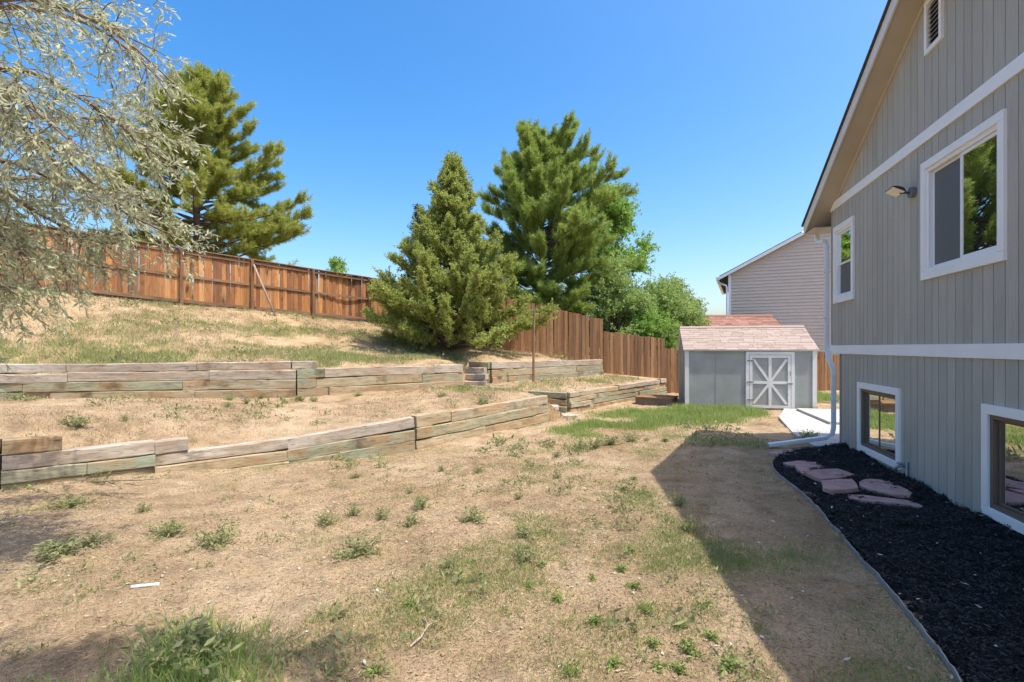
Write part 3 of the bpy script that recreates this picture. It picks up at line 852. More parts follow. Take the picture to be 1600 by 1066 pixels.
def chain_len(c): return sum(math.hypot(q[0]-p[0], q[1]-p[1]) for p, q in zip(c[:-1], c[1:]))
def nodes(chain):
    out = [0]; 
    for p, q in zip(chain[:-1], chain[1:]): out.append(out[-1] + math.hypot(q[0]-p[0], q[1]-p[1]))
    return out
def retaining_wall(chain, courses, label, seed, old_top=0.4, tlen=2.8, bury=1):
    root = empty('retaining_wall', (chain[0][0], chain[0][1], chain[0][2]))
    tag(root, label, 'retaining wall')
    r = random.Random(seed)
    N = nodes(chain); Lt = N[-1]
    for c in range(-bury, courses):
        s = 0.0
        first = r.uniform(0.5, tlen)
        brk = [0.0]
        x = first
        while x < Lt - 0.35:
            brk.append(x); x += r.uniform(0.75, 1.1) * tlen
        # break at the bends as well
        for nn in N[1:-1]:
            brk = [b for b in brk if abs(b - nn) > 0.3] + [nn]
        brk = sorted(brk) + [Lt]
        for s0, s1 in zip(brk[:-1], brk[1:]):
            p = lerp_chain(chain, s0 + 0.004); q = lerp_chain(chain, s1 - 0.004)
            def at(pt):
                h = (pt[3] - pt[2]) / courses
                return Vector((pt[0], pt[1], pt[2] + h * (c + 0.5))), h
            (A, h0), (B, h1) = at(p), at(q)
            dd = (B - A).normalized(); nrm = Vector((dd.y, -dd.x, 0))
            off = r.uniform(-0.024, 0.024) + 0.010 * (courses - c)
            A += nrm * off; B += nrm * (off + r.uniform(-0.022, 0.022))
            A.z += r.uniform(-.016, .010); B.z += r.uniform(-.016, .010)
            mt = M['timber_old'] if (c == courses - 1 and r.random() < old_top) else M['timber']
            timber(A, B, (h0 + h1) / 2 - 0.006, 0.16, mt, root, r.random())
    return root
lw = retaining_wall(LOW_A, 3, 'long lower timber retaining wall stepping across the yard', 2, 0.5)
# the two extra courses at its near end
for (s0, s1, k) in ((0, 5.12, 0), (0, 3.78, 1)):
    s0 = 0.0 if k == 0 else 0.3
    segs = [(s0, 3.24), (3.25, min(s1, 4.72))] + ([(4.73, s1)] if s1 > 4.8 else [])
    for a, b in segs:
        p = lerp_chain(LOW_A, a + 0.004); q = lerp_chain(LOW_A, b - 0.004)
        hh = 0.185
        A = Vector((p[0], p[1], p[3] + hh * (k + 0.5) - 0.01)); B = Vector((q[0], q[1], q[3] + hh * (k + 0.5) - 0.01 + (0.01 if k == 0 and b > 4 else 0)))
        timber(A, B, hh - 0.006, 0.17, M['timber_old' if k == 0 else 'timber'], lw, 0.31 * k + a)
retaining_wall(LOW_B[1:], 4, 'lower timber retaining wall running back towards the shed', 5, 0.6)
rw = retaining_wall(LOW_B[:2], 3, 'short timber return wall at the lower steps, in shade', 6, 0.3)
uw = retaining_wall(UP_A, 3, 'long upper timber retaining wall below the dry grass slope', 9, 0.7)
for (a, b) in ((0.2, 2.4), (2.41, 4.9), (4.91, 7.15), (7.16, 8.95), (8.96, 9.55)):
    p = lerp_chain(UP_A, a); q = lerp_chain(UP_A, min(b, nodes(UP_A)[2] + 0.4))
    timber(Vector((p[0], p[1] + 0.03, p[3] + 0.085)), Vector((q[0], q[1] + 0.03, q[3] + 0.085)), 0.165, 0.16, M['timber_old'], uw, a)
retaining_wall(UP_B[1:], 3, 'upper timber retaining wall between the juniper and the side fence', 12, 0.4)
retaining_wall(UP_B[:2], 3, 'short timber return wall at the upper steps, behind the long wall', 13, 0.4)
# timber and stone steps
us = empty('timber_steps', (-1.05, 14.2, 0.62)); tag(us, 'two timber steps in the gap of the upper wall', 'steps')
timber((-1.42, 14.1, 0.70), (-0.72, 13.95, 0.70), 0.14, 0.34, M['timber_old'], us, 1)
timber((-1.45, 14.55, 0.86), (-0.72, 14.42, 0.86), 0.16, 0.46, M['timber_old'], us, 2)
timber((-1.40, 14.95, 0.86), (-0.76, 14.84, 0.86), 0.16, 0.40, M['timber_old'], us, 5)
timber((-1.45, 15.0, 1.02), (-0.78, 14.9, 1.02), 0.16, 0.46, M['timber_old'], us, 3)
for i, (x, y, z, w, dp, lab) in enumerate(((0.15, 12.85, 0.47, 0.75, 0.55, 'flat pale stone step, topmost at the lower wall end'),
                                       (0.95, 12.75, 0.20, 0.55, 0.45, 'flat pale stone step, middle one at the lower wall end'),
                                       (1.3, 12.25, 0.035, 0.6, 0.4, 'flat pale stone step, lowest one on the yard soil'))):
    r = random.Random(i); pts = []
    for k in range(9):
        a = 2 * math.pi * k / 9; pts.append((w/2 * math.cos(a) * r.uniform(.82, 1.1), dp/2 * math.sin(a) * r.uniform(.82, 1.1)))
    zz = max(z, gz(x, y) + 0.0)
    tag(MB().prism(pts, -0.08, 0.04, 'z').build('stone_step', M['stone_pale'], loc=(x, y, zz), bevel=0.012), lab, 'stone step', 'stone steps by the lower wall')

# ------------------------------------------------------------------ fences
def picket_mesh(w, thick, seed):
    r = random.Random(seed)
    m = MB(); n = 5
    for i in range(n + 1):
        u = i / n
        o = r.uniform(-.003, .003)
        wd = w / 2 * r.uniform(.97, 1.0)
        for (x, y) in ((-wd, -thick/2), (wd, -thick/2), (wd, thick/2), (-wd, thick/2)):
            zz = u
            m.v.append((x + o, y, zz))
    for i in range(n):
        for k in range(4):
            m.f.append((i*4 + k, i*4 + (k+1) % 4, (i+1)*4 + (k+1) % 4, (i+1)*4 + k))
    m.f += [(3, 2, 1, 0), tuple(n*4 + k for k in range(4))]
    return m.mesh('picket')
PK = [picket_mesh(0.140, 0.014, s) for s in range(5)]
PKD = [picket_mesh(0.125, 0.018, s + 20) for s in range(5)]
for me in PK: me.materials.append(M['picket'])
for me in PKD: me.materials.append(M['picket_dark'])
def put_picket(root, x, y, z0, z1, ang, meshes, r):
    o = bpy.data.objects.new('picket', r.choice(meshes)); COL.objects.link(o)
    o.parent = root; o.location = Vector((x, y, z0)) - root.location
    o.rotation_euler = (r.uniform(-.012, .012), r.uniform(-.012, .012), ang + r.uniform(-.01, .01))
    o.scale = (r.uniform(.96, 1.02), 1, z1 - z0)
    return o
# back fence, seen from its rail side
fb = empty('back_fence', FENCE_BACK[0]); tag(fb, 'orange-brown cedar plank fence with rails along the top of the slope', 'fence')
r = random.Random(4)
N = nodes(FENCE_BACK); s = 0.05
HF = 1.80
while s < N[-1]:
    p = lerp_chain(FENCE_BACK, s); p2 = lerp_chain(FENCE_BACK, min(N[-1], s + 0.1)); 
    q = lerp_chain(FENCE_BACK, max(0, s - 0.1)); ang = math.atan2(p2[1]-q[1], p2[0]-q[0])
    alt = 0.009 * (int(s / 0.1335) % 2); p = (p[0] - math.sin(ang) * alt, p[1] + math.cos(ang) * alt, p[2])
    put_picket(fb, p[0], p[1], p[2] + 0.06, p[2] + HF + r.uniform(-.012, .012), ang, PK, r)
    s += 0.1335
post_s = [0.9, 3.3, 5.05, 7.75, 9.85, 12.0, 14.3, N[-1] - 0.05]
rails = sorted(set([0.0] + post_s + [N[-1]]))
def rail(root, a, b, h, w, off, mat=None):
    a = Vector(a); b = Vector(b); d = (b - a); L = d.length
    nrm = Vector((d.y, -d.x, 0)).normalized() * off
    m = MB().box(-L/2, L/2, -w/2, w/2, -h/2, h/2)
    o = m.build('rail', mat or M['rail'], root, bevel=0.004)
    o.location = (a + b) / 2 + nrm - root.location
    o.rotation_mode = 'QUATERNION'
    o.rotation_quaternion = Matrix.Rotation(math.atan2(d.y, d.x), 3, 'Z').to_quaternion() @ Matrix.Rotation(-math.asin(d.z / L), 3, 'Y').to_quaternion()
    return o
for a, b in zip(rails[:-1], rails[1:]):
    if b - a < 0.2: continue
    P0 = lerp_chain(FENCE_BACK, a); P1 = lerp_chain(FENCE_BACK, b)
    for hz, h, w, off in ((HF + 0.015, 0.035, 0.15, 0.02), (HF - 0.10, 0.085, 0.04, 0.032), (0.93, 0.085, 0.04, 0.032), (0.12, 0.10, 0.04, 0.032)):
        rail(fb, (P0[0], P0[1], P0[2] + hz), (P1[0], P1[1], P1[2] + hz), h, w, off)
for s in post_s:
    p = lerp_chain(FENCE_BACK, s); q = lerp_chain(FENCE_BACK, min(N[-1], s + .1)); q0 = lerp_chain(FENCE_BACK, s - .1)
    d = Vector((q[0]-q0[0], q[1]-q0[1], 0)).normalized(); nrm = Vector((d.y, -d.x, 0))
    o = MB().box(-.045, .045, -.045, .045, -0.25, HF - 0.01).build('post', M['post'], fb, bevel=0.005)
    o.location = Vector(p) + nrm * 0.10 - fb.location; o.rotation_euler = (0, 0, math.atan2(d.y, d.x))
def brace(s, s2, out, lab):
    p = lerp_chain(FENCE_BACK, s); q = lerp_chain(FENCE_BACK, s2)
    top = Vector((p[0] + 0.14, p[1] - 0.12, p[2] + 1.62)); b = Vector((q[0] + out * 0.72, q[1] - out * 0.70, 0)); b.z = gz(b.x, b.y) - 0.05
    m = MB(); L = (top - b).length
    m.tube([(0, 0, 0), (0, 0, L)], [0.036, 0.032], 8)
    o = m.build('fence_brace', M['pole'], smooth=True)
    o.location = b; o.rotation_mode = 'QUATERNION'; o.rotation_quaternion = (top - b).to_track_quat('Z', 'Y')
    tag(o, lab, 'brace', 'poles leaning on the back fence')
brace(5.05, 5.15, 0.55, 'pale pole bracing the back fence behind the silver branches')
brace(9.85, 10.4, 0.75, 'slanting pole bracing the back fence to the right of the pine')
o = MB().bar((0, 0, -0.1), (0.05, 0, 0.28), 0.05, 0.05).build('stake', M['post'], loc=(-7.35, 18.6, gz(-7.35, 18.6)))
tag(o, 'short brown stake in the slope beside the slanting pole', 'stake')

# side fence, plain side towards us
fs = empty('side_fence', (FENCE_SIDE[0][0], FENCE_SIDE[0][1], 1.0)); tag(fs, 'dark brown stepped picket fence behind the shed', 'fence')
def side_top(x):
    if x < 3.28: return 3.20 + (2.70 - 3.20) * (x - 0.9) / 2.4
    if x < 5.62: return 2.28 + (2.03 - 2.28) * (x - 3.3) / 2.3
    return 1.68 - 0.02 * (x - 5.6)
def side_bot(x):
    return float(np.interp(x, [-0.4, 0.9, 3.3, 5.6, 13.5], [1.62, 1.38, 0.70, 0.02, 0.02]))
Ls = nodes(FENCE_SIDE)[-1]; s = 0.0
while s < Ls:
    p = lerp_chain(FENCE_SIDE, s); q = lerp_chain(FENCE_SIDE, min(Ls, s + 0.1)); 
    ang = math.atan2(q[1]-p[1], q[0]-p[0]) if s < Ls - .1 else 0.19
    put_picket(fs, p[0], p[1], side_bot(p[0]), side_top(p[0]) + r.uniform(-.025, .015), ang, PKD, r)
    s += 0.131
for (xa, xb) in ((0.0, 3.25), (3.33, 5.58), (5.65, 9.5), (9.5, 13.4)):
    ya = float(np.interp(xa, [p[0] for p in FENCE_SIDE], [p[1] for p in FENCE_SIDE])); yb = float(np.interp(xb, [p[0] for p in FENCE_SIDE], [p[1] for p in FENCE_SIDE]))
    for off in (0.25, 1.35):
        rail(fs, (xa, ya, side_top(xa) - off), (xb, yb, side_top(xb) - off), 0.085, 0.04, -0.04)
for x in (0.0, 3.3, 5.6, 8.0, 10.4, 12.8):
    y = float(np.interp(x, [p[0] for p in FENCE_SIDE], [p[1] for p in FENCE_SIDE])) + 0.11
    MB().box(-.045, .045, -.045, .045, side_bot(x) - 0.3, side_top(x) - 0.05).build('post', M['post'], fs).location = Vector((x, y, 0)) - Vector(fs.location)
# lone post
po = MB().tube([(0, 0, -0.15), (0.0, 0, 1.0), (0.02, 0, 2.08)], [0.04, 0.038, 0.034], 8).build('post', M['post'], loc=(0.64, 15.0, 0.72))
po.name = 'lone_post'; tag(po, 'thin dark post standing at the upper wall in front of the side fence', 'post')

# ------------------------------------------------------------------ shed
SO = Vector((4.9, 14.3, 0.0))
shed = empty('garden_shed', SO, -TH + 0.03); tag(shed, 'grey garden shed with white cross-braced door and tan shingle roof', 'shed')
SW, SD, SH = 3.33, 2.4, 1.62
MB().box(0.02, SW - 0.02, 0.0, SD, -0.05, SH).build('wall', M['shed_wall'], shed)
MB().prism([(0.0, SH), (SD, SH), (SD/2, SH + 0.62)], 0.021, SW - 0.021, 'x').build('gable', M['shed_wall'], shed)
for x in (-0.005, SW - 0.095):
    MB().box(x, x + 0.10, -0.022, 0.0, -0.03, SH - 0.005).build('corner_trim', M['shed_white'], shed)
for x0, x1 in ((-0.008, 0.019), (SW - 0.019, SW + 0.008)):
    MB().box(x0, x1, -0.023, 0.09, -0.03, SH - 0.006).build('corner_trim', M['shed_white'], shed)
MB().box(0.80, 0.812, -0.006, 0.0, 0.0, SH - 0.02).build('panel_seam', M['shed_wall'], shed)
# door
d0, d1, dz = 1.58, 2.80, 1.585
for a, b, c, e in ((d0, d0 + .085, 0.0, dz), (d1 - .085, d1, 0.0, dz), (d0 + .0851, d1 - .0851, dz - .085, dz)):
    MB().box(a, b, -0.030, 0.0, c, e).build('door_trim', M['shed_white'], shed, bevel=0.003)
door = MB().box(d0 + .09, d1 - .09, -0.014, 0.001, 0.04, dz - .09).build('door', M['shed_wall'], shed)
e0, e1, f0, f1 = d0 + .095, d1 - .095, 0.045, dz - .095
bw = 0.075
mx_, mz_ = (e0 + e1) / 2, 0.74
def dbar(a, b, dep, w=bw):
    MB().bar((a[0], dep, a[1]), (b[0], dep, b[1]), 0.018, w, up=(0, 1, 0)).build('brace', M['shed_white'], door)
def dbar(a, b, y0, w=bw):
    A = Vector((a[0], 0, a[1])); B = Vector((b[0], 0, b[1])); d = (B - A).normalized(); s_ = Vector((-d.z, 0, d.x)) * w / 2
    pts = [A - s_, B - s_, B + s_, A + s_]
    MB().add([(p.x, y0, p.z) for p in pts] + [(p.x, y0 + 0.012, p.z) for p in pts], [(0,1,2,3),(7,6,5,4),(1,0,4,5),(2,1,5,6),(3,2,6,7),(0,3,7,4)]).build('brace', M['shed_white'], door)
dbar((e0 + bw/2, f0), (e0 + bw/2, f1), -0.030)
dbar((e1 - bw/2, f0), (e1 - bw/2, f1), -0.030)
dbar((e0 + bw + .001, f1 - bw/2), (e1 - bw - .001, f1 - bw/2), -0.0295)
dbar((e0 + bw + .001, f0 + bw/2), (e1 - bw - .001, f0 + bw/2), -0.0295)
dbar((mx_, f0 + bw + .001), (mx_, f1 - bw - .001), -0.0285)
dbar((e0 + bw + .001, mz_), (e1 - bw - .001, mz_), -0.0275)
for a in ((e0 + bw, f0 + bw), (e1 - bw, f0 + bw), (e0 + bw, f1 - bw), (e1 - bw, f1 - bw)):
    u = Vector((mx_ - a[0], 0, mz_ - a[1])).normalized() * 0.05
    dbar((a[0] + u.x, a[1] + u.z), (mx_, mz_), -0.0265 - 0.0004 * (a[0] > mx_), 0.062)
MB().tube([(d1 - .12, -0.03, 0.93), (d1 - .12, -0.075, 0.95), (d1 - .12, -0.075, 1.03), (d1 - .12, -0.03, 1.05)], 0.008, 6).build('handle', M['grey_metal'], door)
MB().box(d1 - .19, d1 - .05, -0.042, -0.0305, 0.70, 0.735).build('latch', M['grey_metal'], door)
for z in (0.25, 0.74, 1.32):
    MB().box(d0 + .03, d0 + .20, -0.040, -0.0305, z, z + .03).build('hinge', M['grey_metal'], door)
# roof with single shingles
def shingle_roof(root, x0, x1, eave, ridge, mat, expo, width, seed, deck_mat, thick=0.03):
    """eave, ridge: (y, z) of the visible slope; another deck closes the far slope"""
    ey, ez = eave; ry, rz = ridge
    L = math.hypot(ry - ey, rz - ez); dy, dz_ = (ry - ey) / L, (rz - ez) / L
    ny, nz = -dz_, dy
    deck = MB().prism([(ey, ez), (ry, rz), (2*ry - ey, ez), (2*ry - ey, ez + thick), (ry, rz + thick), (ey, ez + thick)], x0, x1, 'x').build('roof', deck_mat, root)
    r = random.Random(seed)
    rows = int(L / expo) + 1
    protos = []
    for k in range(4):
        w = width * (0.7, 1.0, 1.25, 0.85)[k]
        me = MB().add([(0, 0, 0), (w - .006, 0, 0), (w - .006, expo * 1.25, 0), (0, expo * 1.25, 0), (0, 0, 0.010), (w - .006, 0, 0.010), (w - .006, expo * 1.25, 0.003), (0, expo * 1.25, 0.003)],
                      [(3,2,1,0),(4,5,6,7),(0,1,5,4),(1,2,6,5),(2,3,7,6),(3,0,4,7)]).mesh('shingle')
        me.materials.append(mat); protos.append((w, me))
    ang = math.atan2(dz_, dy)
    for j in range(rows):
        u = j * expo
        if u + expo * 0.6 > L: break
        x = x0 - 0.005
        while x < x1 - 0.04:
            w, me = r.choice(protos)
            sc = 1.0
            if x + w > x1 + 0.005: sc = max(0.1, (x1 + 0.005 - x) / w)
            o = bpy.data.objects.new('shingle', me); COL.objects.link(o); o.parent = deck
            lift = thick + 0.003 + r.choice((0, 0.004))
            o.location = (x, ey + dy * (u - 0.015) + ny * 0 - nz * 0, ez + dz_ * (u - 0.015) + lift)
            o.rotation_euler = (ang + 0.01, 0, 0); o.scale = (sc, min(1, (L - u) / (expo * 1.25)), 1)
            x += w * sc
    MB().prism([(ry - 0.10, rz + thick - 0.035), (ry, rz + thick + 0.02), (ry + 0.10, rz + thick - 0.035), (ry + .10, rz + thick - .02), (ry, rz + thick + 0.035), (ry - .10, rz + thick - .02)][::-1], x0, x1, 'x').build('ridge_cap', mat, deck)
    return deck
sr = shingle_roof(shed, -0.05, SW + 0.05, (-0.06, SH - 0.015), (SD/2, SH + 0.66), M['shingle_tan'], 0.135, 0.30, 3, M['shed_white'])
# wooden lid beside the shed
lid = empty('wooden_platform', (4.35, 15.2, 0), -0.5); tag(lid, 'low dark brown wooden platform between shed and timber wall', 'platform')
for k in range(5):
    MB().box(-0.55, 0.55, -0.45 + k * 0.182, -0.45 + k * 0.182 + 0.175, 0.20, 0.235).build('plank', M['picket_dark'], lid)
MB().box(-0.53, 0.53, -0.43, 0.44, -0.1, 0.199).build('base', M['brown_frame'], lid)

# ------------------------------------------------------------------ neighbours
nh = empty('neighbour_house', (10.3, 24.0, 0), -0.43); tag(nh, 'beige lap-sided neighbour house with white gutter behind the shed', 'house')
nx0, nx1 = 0.0, 9.0
eave_z, nsl = 5.15, 0.52
k = 0; z = 0.0
def n_top(x): return eave_z + nsl * min(x, 9.0 - x)
while z < eave_z + nsl * 4.5 - 0.05:
    a = 0.0 if z < eave_z else (z + 0.02 - eave_z) / nsl
    if 9 - 2 * a > 0.2:
        m = MB(); m.add([(a, -0.034, z), (9 - a, -0.034, z), (9 - a, 0.0, z), (a, 0.0, z), (a, -0.003, z + .15), (9 - a, -0.003, z + .15), (9 - a, 0, z + .15), (a, 0, z + .15)],
                        [(3,2,1,0),(4,5,6,7),(0,1,5,4),(1,2,6,5),(2,3,7,6),(3,0,4,7)])
        m.build('lap_board', M['lap'], nh)
    z += 0.15
MB().prism([(0.0, -0.2), (9, -0.2), (9, eave_z), (4.5, eave_z + nsl * 4.5), (0, eave_z)], 0.001, 7, 'y').build('wall', M['lap'], nh)
MB().box(-0.03, 0.09, -0.05, -0.035, -0.1, eave_z - 0.02).build('corner_trim', M['gutter'], nh)
rf = MB(); 
for s_ in (0, 1):
    X = (lambda x: x) if s_ == 0 else (lambda x: 9 - x)
    pts = [(X(-0.42), eave_z - 0.42 * nsl + 0.0), (X(4.5), eave_z + nsl * 4.5 + 0.0), (X(4.5), eave_z + nsl * 4.5 + 0.16), (X(-0.42), eave_z - 0.42 * nsl + 0.16)]
    if s_: pts = pts[::-1]
    rf.prism(pts[::-1], -0.25, 7.2, 'y')
nro = rf.build('roof', M['roof_dark'], nh)
for s_ in (0, 1):
    X = (lambda x: x) if s_ == 0 else (lambda x: 9 - x)
    pts = [(X(-0.43), eave_z - 0.43 * nsl - 0.03), (X(4.5), eave_z + nsl * 4.5 - 0.03), (X(4.5), eave_z + nsl * 4.5 + 0.12), (X(-0.43), eave_z - 0.43 * nsl + 0.12)]
    if s_: pts = pts[::-1]
    MB().prism(pts[::-1], -0.275, -0.252, 'y').build('fascia', M['gutter'], nh)
MB().prism([(-0.56, eave_z - .25), (-0.44, eave_z - .25), (-0.44, eave_z - .12), (-0.58, eave_z - .12)], -0.27, 7.2, 'y').build('gutter', M['gutter'], nh)
pipe('downspout', [(-0.48, 0.05, eave_z - .25), (-0.48, 0.03, eave_z - .35), (-0.12, -0.07, eave_z - .52), (-0.09, -0.075, eave_z - .62), (-0.09, -0.075, 0.3)], 0.08, 0.07, M['gutter'], nh)

ns = empty('neighbour_shed', (7.55, 20.9, 0), -0.05); tag(ns, 'neighbour shed with reddish-brown shingle roof behind the fence', 'shed')
MB().box(0, 3.6, 0, 2.4, -0.1, 2.3).build('wall', M['lap'], ns)
MB().prism([(0, 2.3), (2.4, 2.3), (1.2, 2.95)], 0.001, 3.599, 'x').build('gable', M['lap'], ns)
shingle_roof(ns, -0.08, 3.68, (-0.1, 2.28), (1.2, 3.06), M['shingle_red'], 0.16, 0.36, 8, M['roof_dark'])

fh = empty('far_house', (-16.0, 33.0, 2.5), 0.3); tag(fh, 'distant house behind the back fence, only its white chimney top showing', 'house')
MB().box(-4, 4, 0, 6, -0.5, 1.9).build('wall', M['lap'], fh)
MB().prism([(-4.3, 1.9), (4.3, 1.9), (0, 3.2)], -0.3, 6.3, 'y').build('roof', M['roof_dark'], fh)
chm = MB().box(0.8, 1.6, 0.6, 1.3, 1.5, 4.35).build('chimney', M['white'], fh)
MB().box(0.68, 1.72, 0.48, 1.42, 4.352, 4.50).build('chimney_cap', M['white'], chm)

# ------------------------------------------------------------------ trees
def polyline(p, d, L, n, droop, wob, rng):
    """a branch path: start, direction, length, droop per unit"""
    p = np.array(p, float); d = np.array(d, float); d /= np.linalg.norm(d)
    out = [p.copy()]; st = L / n
    for i in range(n):
        d = d + np.array([0, 0, -droop * st]) + rng.normal(size=3) * wob
        d /= np.linalg.norm(d)
        p = p + d * st; out.append(p.copy())
    return np.array(out)

def pine_tree(name, base, height, crown_base, prof, label, mat, seed, n_br=95, tuft=0.17, up=0.25, lean=(0, 0), forks=None, side_bias=None):
    rng = np.random.default_rng(seed)
    root = empty(name, base); tag(root, label, 'tree')
    tm = MB()
    n = 10
    tp_ = [(lean[0] * (i/n) + 0.06 * math.sin(i * 1.3 + seed), lean[1] * (i/n) + 0.06 * math.cos(i * 1.7 + seed), height * i / n - 0.3 * (i == 0)) for i in range(n + 1)]
    tr = [0.16 * (height / 9) * (1 - 0.92 * i / n) + 0.012 for i in range(n + 1)]
    tm.tube(tp_, tr, 8)
    tm.build('trunk', M['bark'], root, smooth=True)
    tpa = np.array(tp_)
    lm = MB(); TP = []; TD = []
    for i in range(n_br):
        u = (i + rng.uniform(0, 1)) / n_br
        h = crown_base + (height - crown_base) * (u ** 0.9) * 0.985
        f = h / height
        c = np.array([np.interp(h, tpa[:, 2], tpa[:, 0]), np.interp(h, tpa[:, 2], tpa[:, 1]), h])
        az = i * 2.399 + rng.uniform(-.5, .5)
        Rm = np.interp((h - crown_base) / (height - crown_base), prof[0], prof[1]) * rng.uniform(0.5, 1.12)
        if side_bias is not None:
            Rm *= 1 + side_bias[2] * (math.cos(az) * side_bias[0] + math.sin(az) * side_bias[1])
        el = np.interp(u, [0, 0.5, 1], [-0.02, 0.4, 1.3]) + rng.uniform(-.25, .35)
        d = np.array([math.cos(az), math.sin(az), el])
        pl = polyline(c, d, max(Rm, 0.15), 6, -0.10 if rng.random() < .7 else 0.05, 0.07, rng)
        lm.tube(pl, [max(0.006, 0.035 * Rm / 2.5 * (1 - k / 6.5)) for k in range(7)], 5, False)
        nb = int(6 + Rm * 8)
        for j in range(nb):
            w = rng.uniform(0.28, 1.0) ** 0.7
            k = min(5, int(w * 6)); fr = w * 6 - k
            bp = pl[k] * (1 - fr) + pl[k + 1] * fr
            bd = (pl[k + 1] - pl[k]); bd /= np.linalg.norm(bd)
            sd = np.cross(bd, [0, 0, 1]); sd /= max(np.linalg.norm(sd), 1e-6)
            sgn = rng.choice((-1, 1))
            dd = bd * rng.uniform(.5, 1) + sd * sgn * rng.uniform(.2, .95) + np.array([0, 0, rng.uniform(-.1, .5) + up])
            Lb = rng.uniform(.18, .55) * (0.5 + 0.35 * Rm / 2)
            q = polyline(bp, dd, Lb, 3, -0.6, 0.08, rng)
            lm.tube(q, [0.007, 0.006, 0.005, 0.004], 3, False)
            for kk in range(1, 4):
                TP.append(q[kk]); TD.append(q[kk] - q[kk - 1])
                if kk < 3 and rng.random() < 0.75:
                    TP.append((q[kk] + q[kk + 1]) / 2); TD.append(q[kk + 1] - q[kk] + rng.normal(size=3) * 0.06)
    lm.build('limbs', M['bark'], root)
    TP = np.array(TP); TD = norm(np.array(TD))
    nn = 26
    P = np.repeat(TP, nn, 0); Dd = np.repeat(TD, nn, 0)
    m_ = len(P)
    P = P + Dd * rng.uniform(-0.09, 0.05, (m_, 1))
    Dn = norm(Dd * rng.uniform(0.35, 1.0, (m_, 1)) + rand_unit(m_, rng) * 0.75 + np.array([0, 0, 0.1]))
    V, F = leaf_quads(P, Dn, rng.uniform(.75, 1.15, m_) * tuft, rng.uniform(.0055, .0095, m_), rng)
    link('crown', np_mesh('crown', V, F), mat, root)
    return root

pine_tree('pine_tree', (-11.85, 19.0, gz(-11.85, 19.0) - 0.05), 8.1, 1.2, ([0, .15, .35, .6, .85, 1], [3.2, 3.6, 2.9, 2.2, 1.4, 0.4]), 'yellow-green pine tree rising behind the back fence', M['pine'], 21, 200, 0.19, 0.12, side_bias=(1, 0, 0.12))
pine_tree('pine_tree', (1.25, 20.6, 1.0), 8.7, 1.0, ([0, .2, .4, .65, .85, 1], [2.8, 3.0, 3.1, 2.9, 2.2, 0.9]), 'tall full green pine tree behind the juniper', M['pine2'], 33, 250, 0.19, 0.35, side_bias=(1, 0, 0.14))

def spruce_like(name, base, height, rad, label, mat, seed, n_br, leaf=(0.05, 0.012), density=1.0, prof=None, el0=0.55, cat='tree', droop=-0.5):
    """conical evergreen of feathery plumes"""
    rng = np.random.default_rng(seed)
    root = empty(name, base); tag(root, label, cat)
    MB().tube([(0, 0, -0.2), (0.03, 0, height * .4), (-0.02, 0.02, height * .75), (0, 0, height * .97)], [rad * .06, rad * .045, rad * .022, 0.01], 8).build('trunk', M['bark'], root, smooth=True)
    lm = MB(); SP = []; SDv = []
    prof = prof or ([0, 1], [1, 0.03])
    for i in range(n_br):
        u = (i + rng.uniform(0, 1)) / n_br
        u = u ** 1.25
        h = height * (0.02 + 0.95 * u)
        Rm = rad * np.interp(u, prof[0], prof[1]) * rng.uniform(.58, 1.2)
        az = i * 2.399 + rng.uniform(-.4, .4)
        el = el0 * min(1, u * 6) + rng.uniform(-.2, .25) + 0.7 * u
        d = np.array([math.cos(az), math.sin(az), el])
        hl = max(0.12, h - Rm * el * 0.45)
        pl = polyline((0, 0, hl), d, Rm * 1.12, 6, droop, 0.09, rng)
        lm.tube(pl, [max(.004, .03 * Rm / 2 * (1 - k / 6.5)) for k in range(7)], 4, False)
        ns = int((10 + Rm * 26) * density)
        for j in range(ns):
            w = rng.uniform(.22, 1.0) ** .65
            k = min(5, int(w * 6)); fr = w * 6 - k
            p = pl[k] * (1 - fr) + pl[k + 1] * fr
            bd = pl[k + 1] - pl[k]; bd /= np.linalg.norm(bd)
            sd = norm(bd * rng.uniform(.3, 1) + rng.normal(size=3) * .55 + np.array([0, 0, .45]))
            L = rng.uniform(.12, .34)
            SP.append(p); SDv.append(sd * L)
    lm.build('limbs', M['bark'], root)
    SP = np.array(SP); SDv = np.array(SDv)
    nn = 26
    P = np.repeat(SP, nn, 0); Dv = np.repeat(SDv, nn, 0); m_ = len(P)
    s_ = rng.uniform(0, 1, (m_, 1))
    P = P + Dv * s_ + rng.normal(size=(m_, 3)) * 0.018
    Dn = norm(norm(Dv) * 0.7 + rand_unit(m_, rng) * 0.75)
    V, F = leaf_quads(P, Dn, rng.uniform(.7, 1.3, m_) * leaf[0], rng.uniform(.7, 1.2, m_) * leaf[1], rng)
    link('crown', np_mesh('crown', V, F), mat, root)
    return root
jx, jy = -1.95, 16.6
spruce_like('juniper_tree', (jx, jy, gz(jx, jy) - 0.05), 6.45, 2.38, 'broad shaggy juniper with pointed top above the upper wall', M['juniper'], 5, 250, (0.075, 0.017), 1.25, ([0, .12, .3, .42, .6, .8, 1], [1.12, 1.1, .86, .68, .46, .27, .04]), 0.2, droop=-0.22)
sx_, sy_ = -3.55, 19.3
spruce_like('spruce_tree', (sx_, sy_, gz(sx_, sy_)), 4.9, 0.95, 'slim dark bluish spruce half hidden behind the juniper', M['spruce'], 8, 60, (0.07, 0.012), 1.0, None, 0.1)

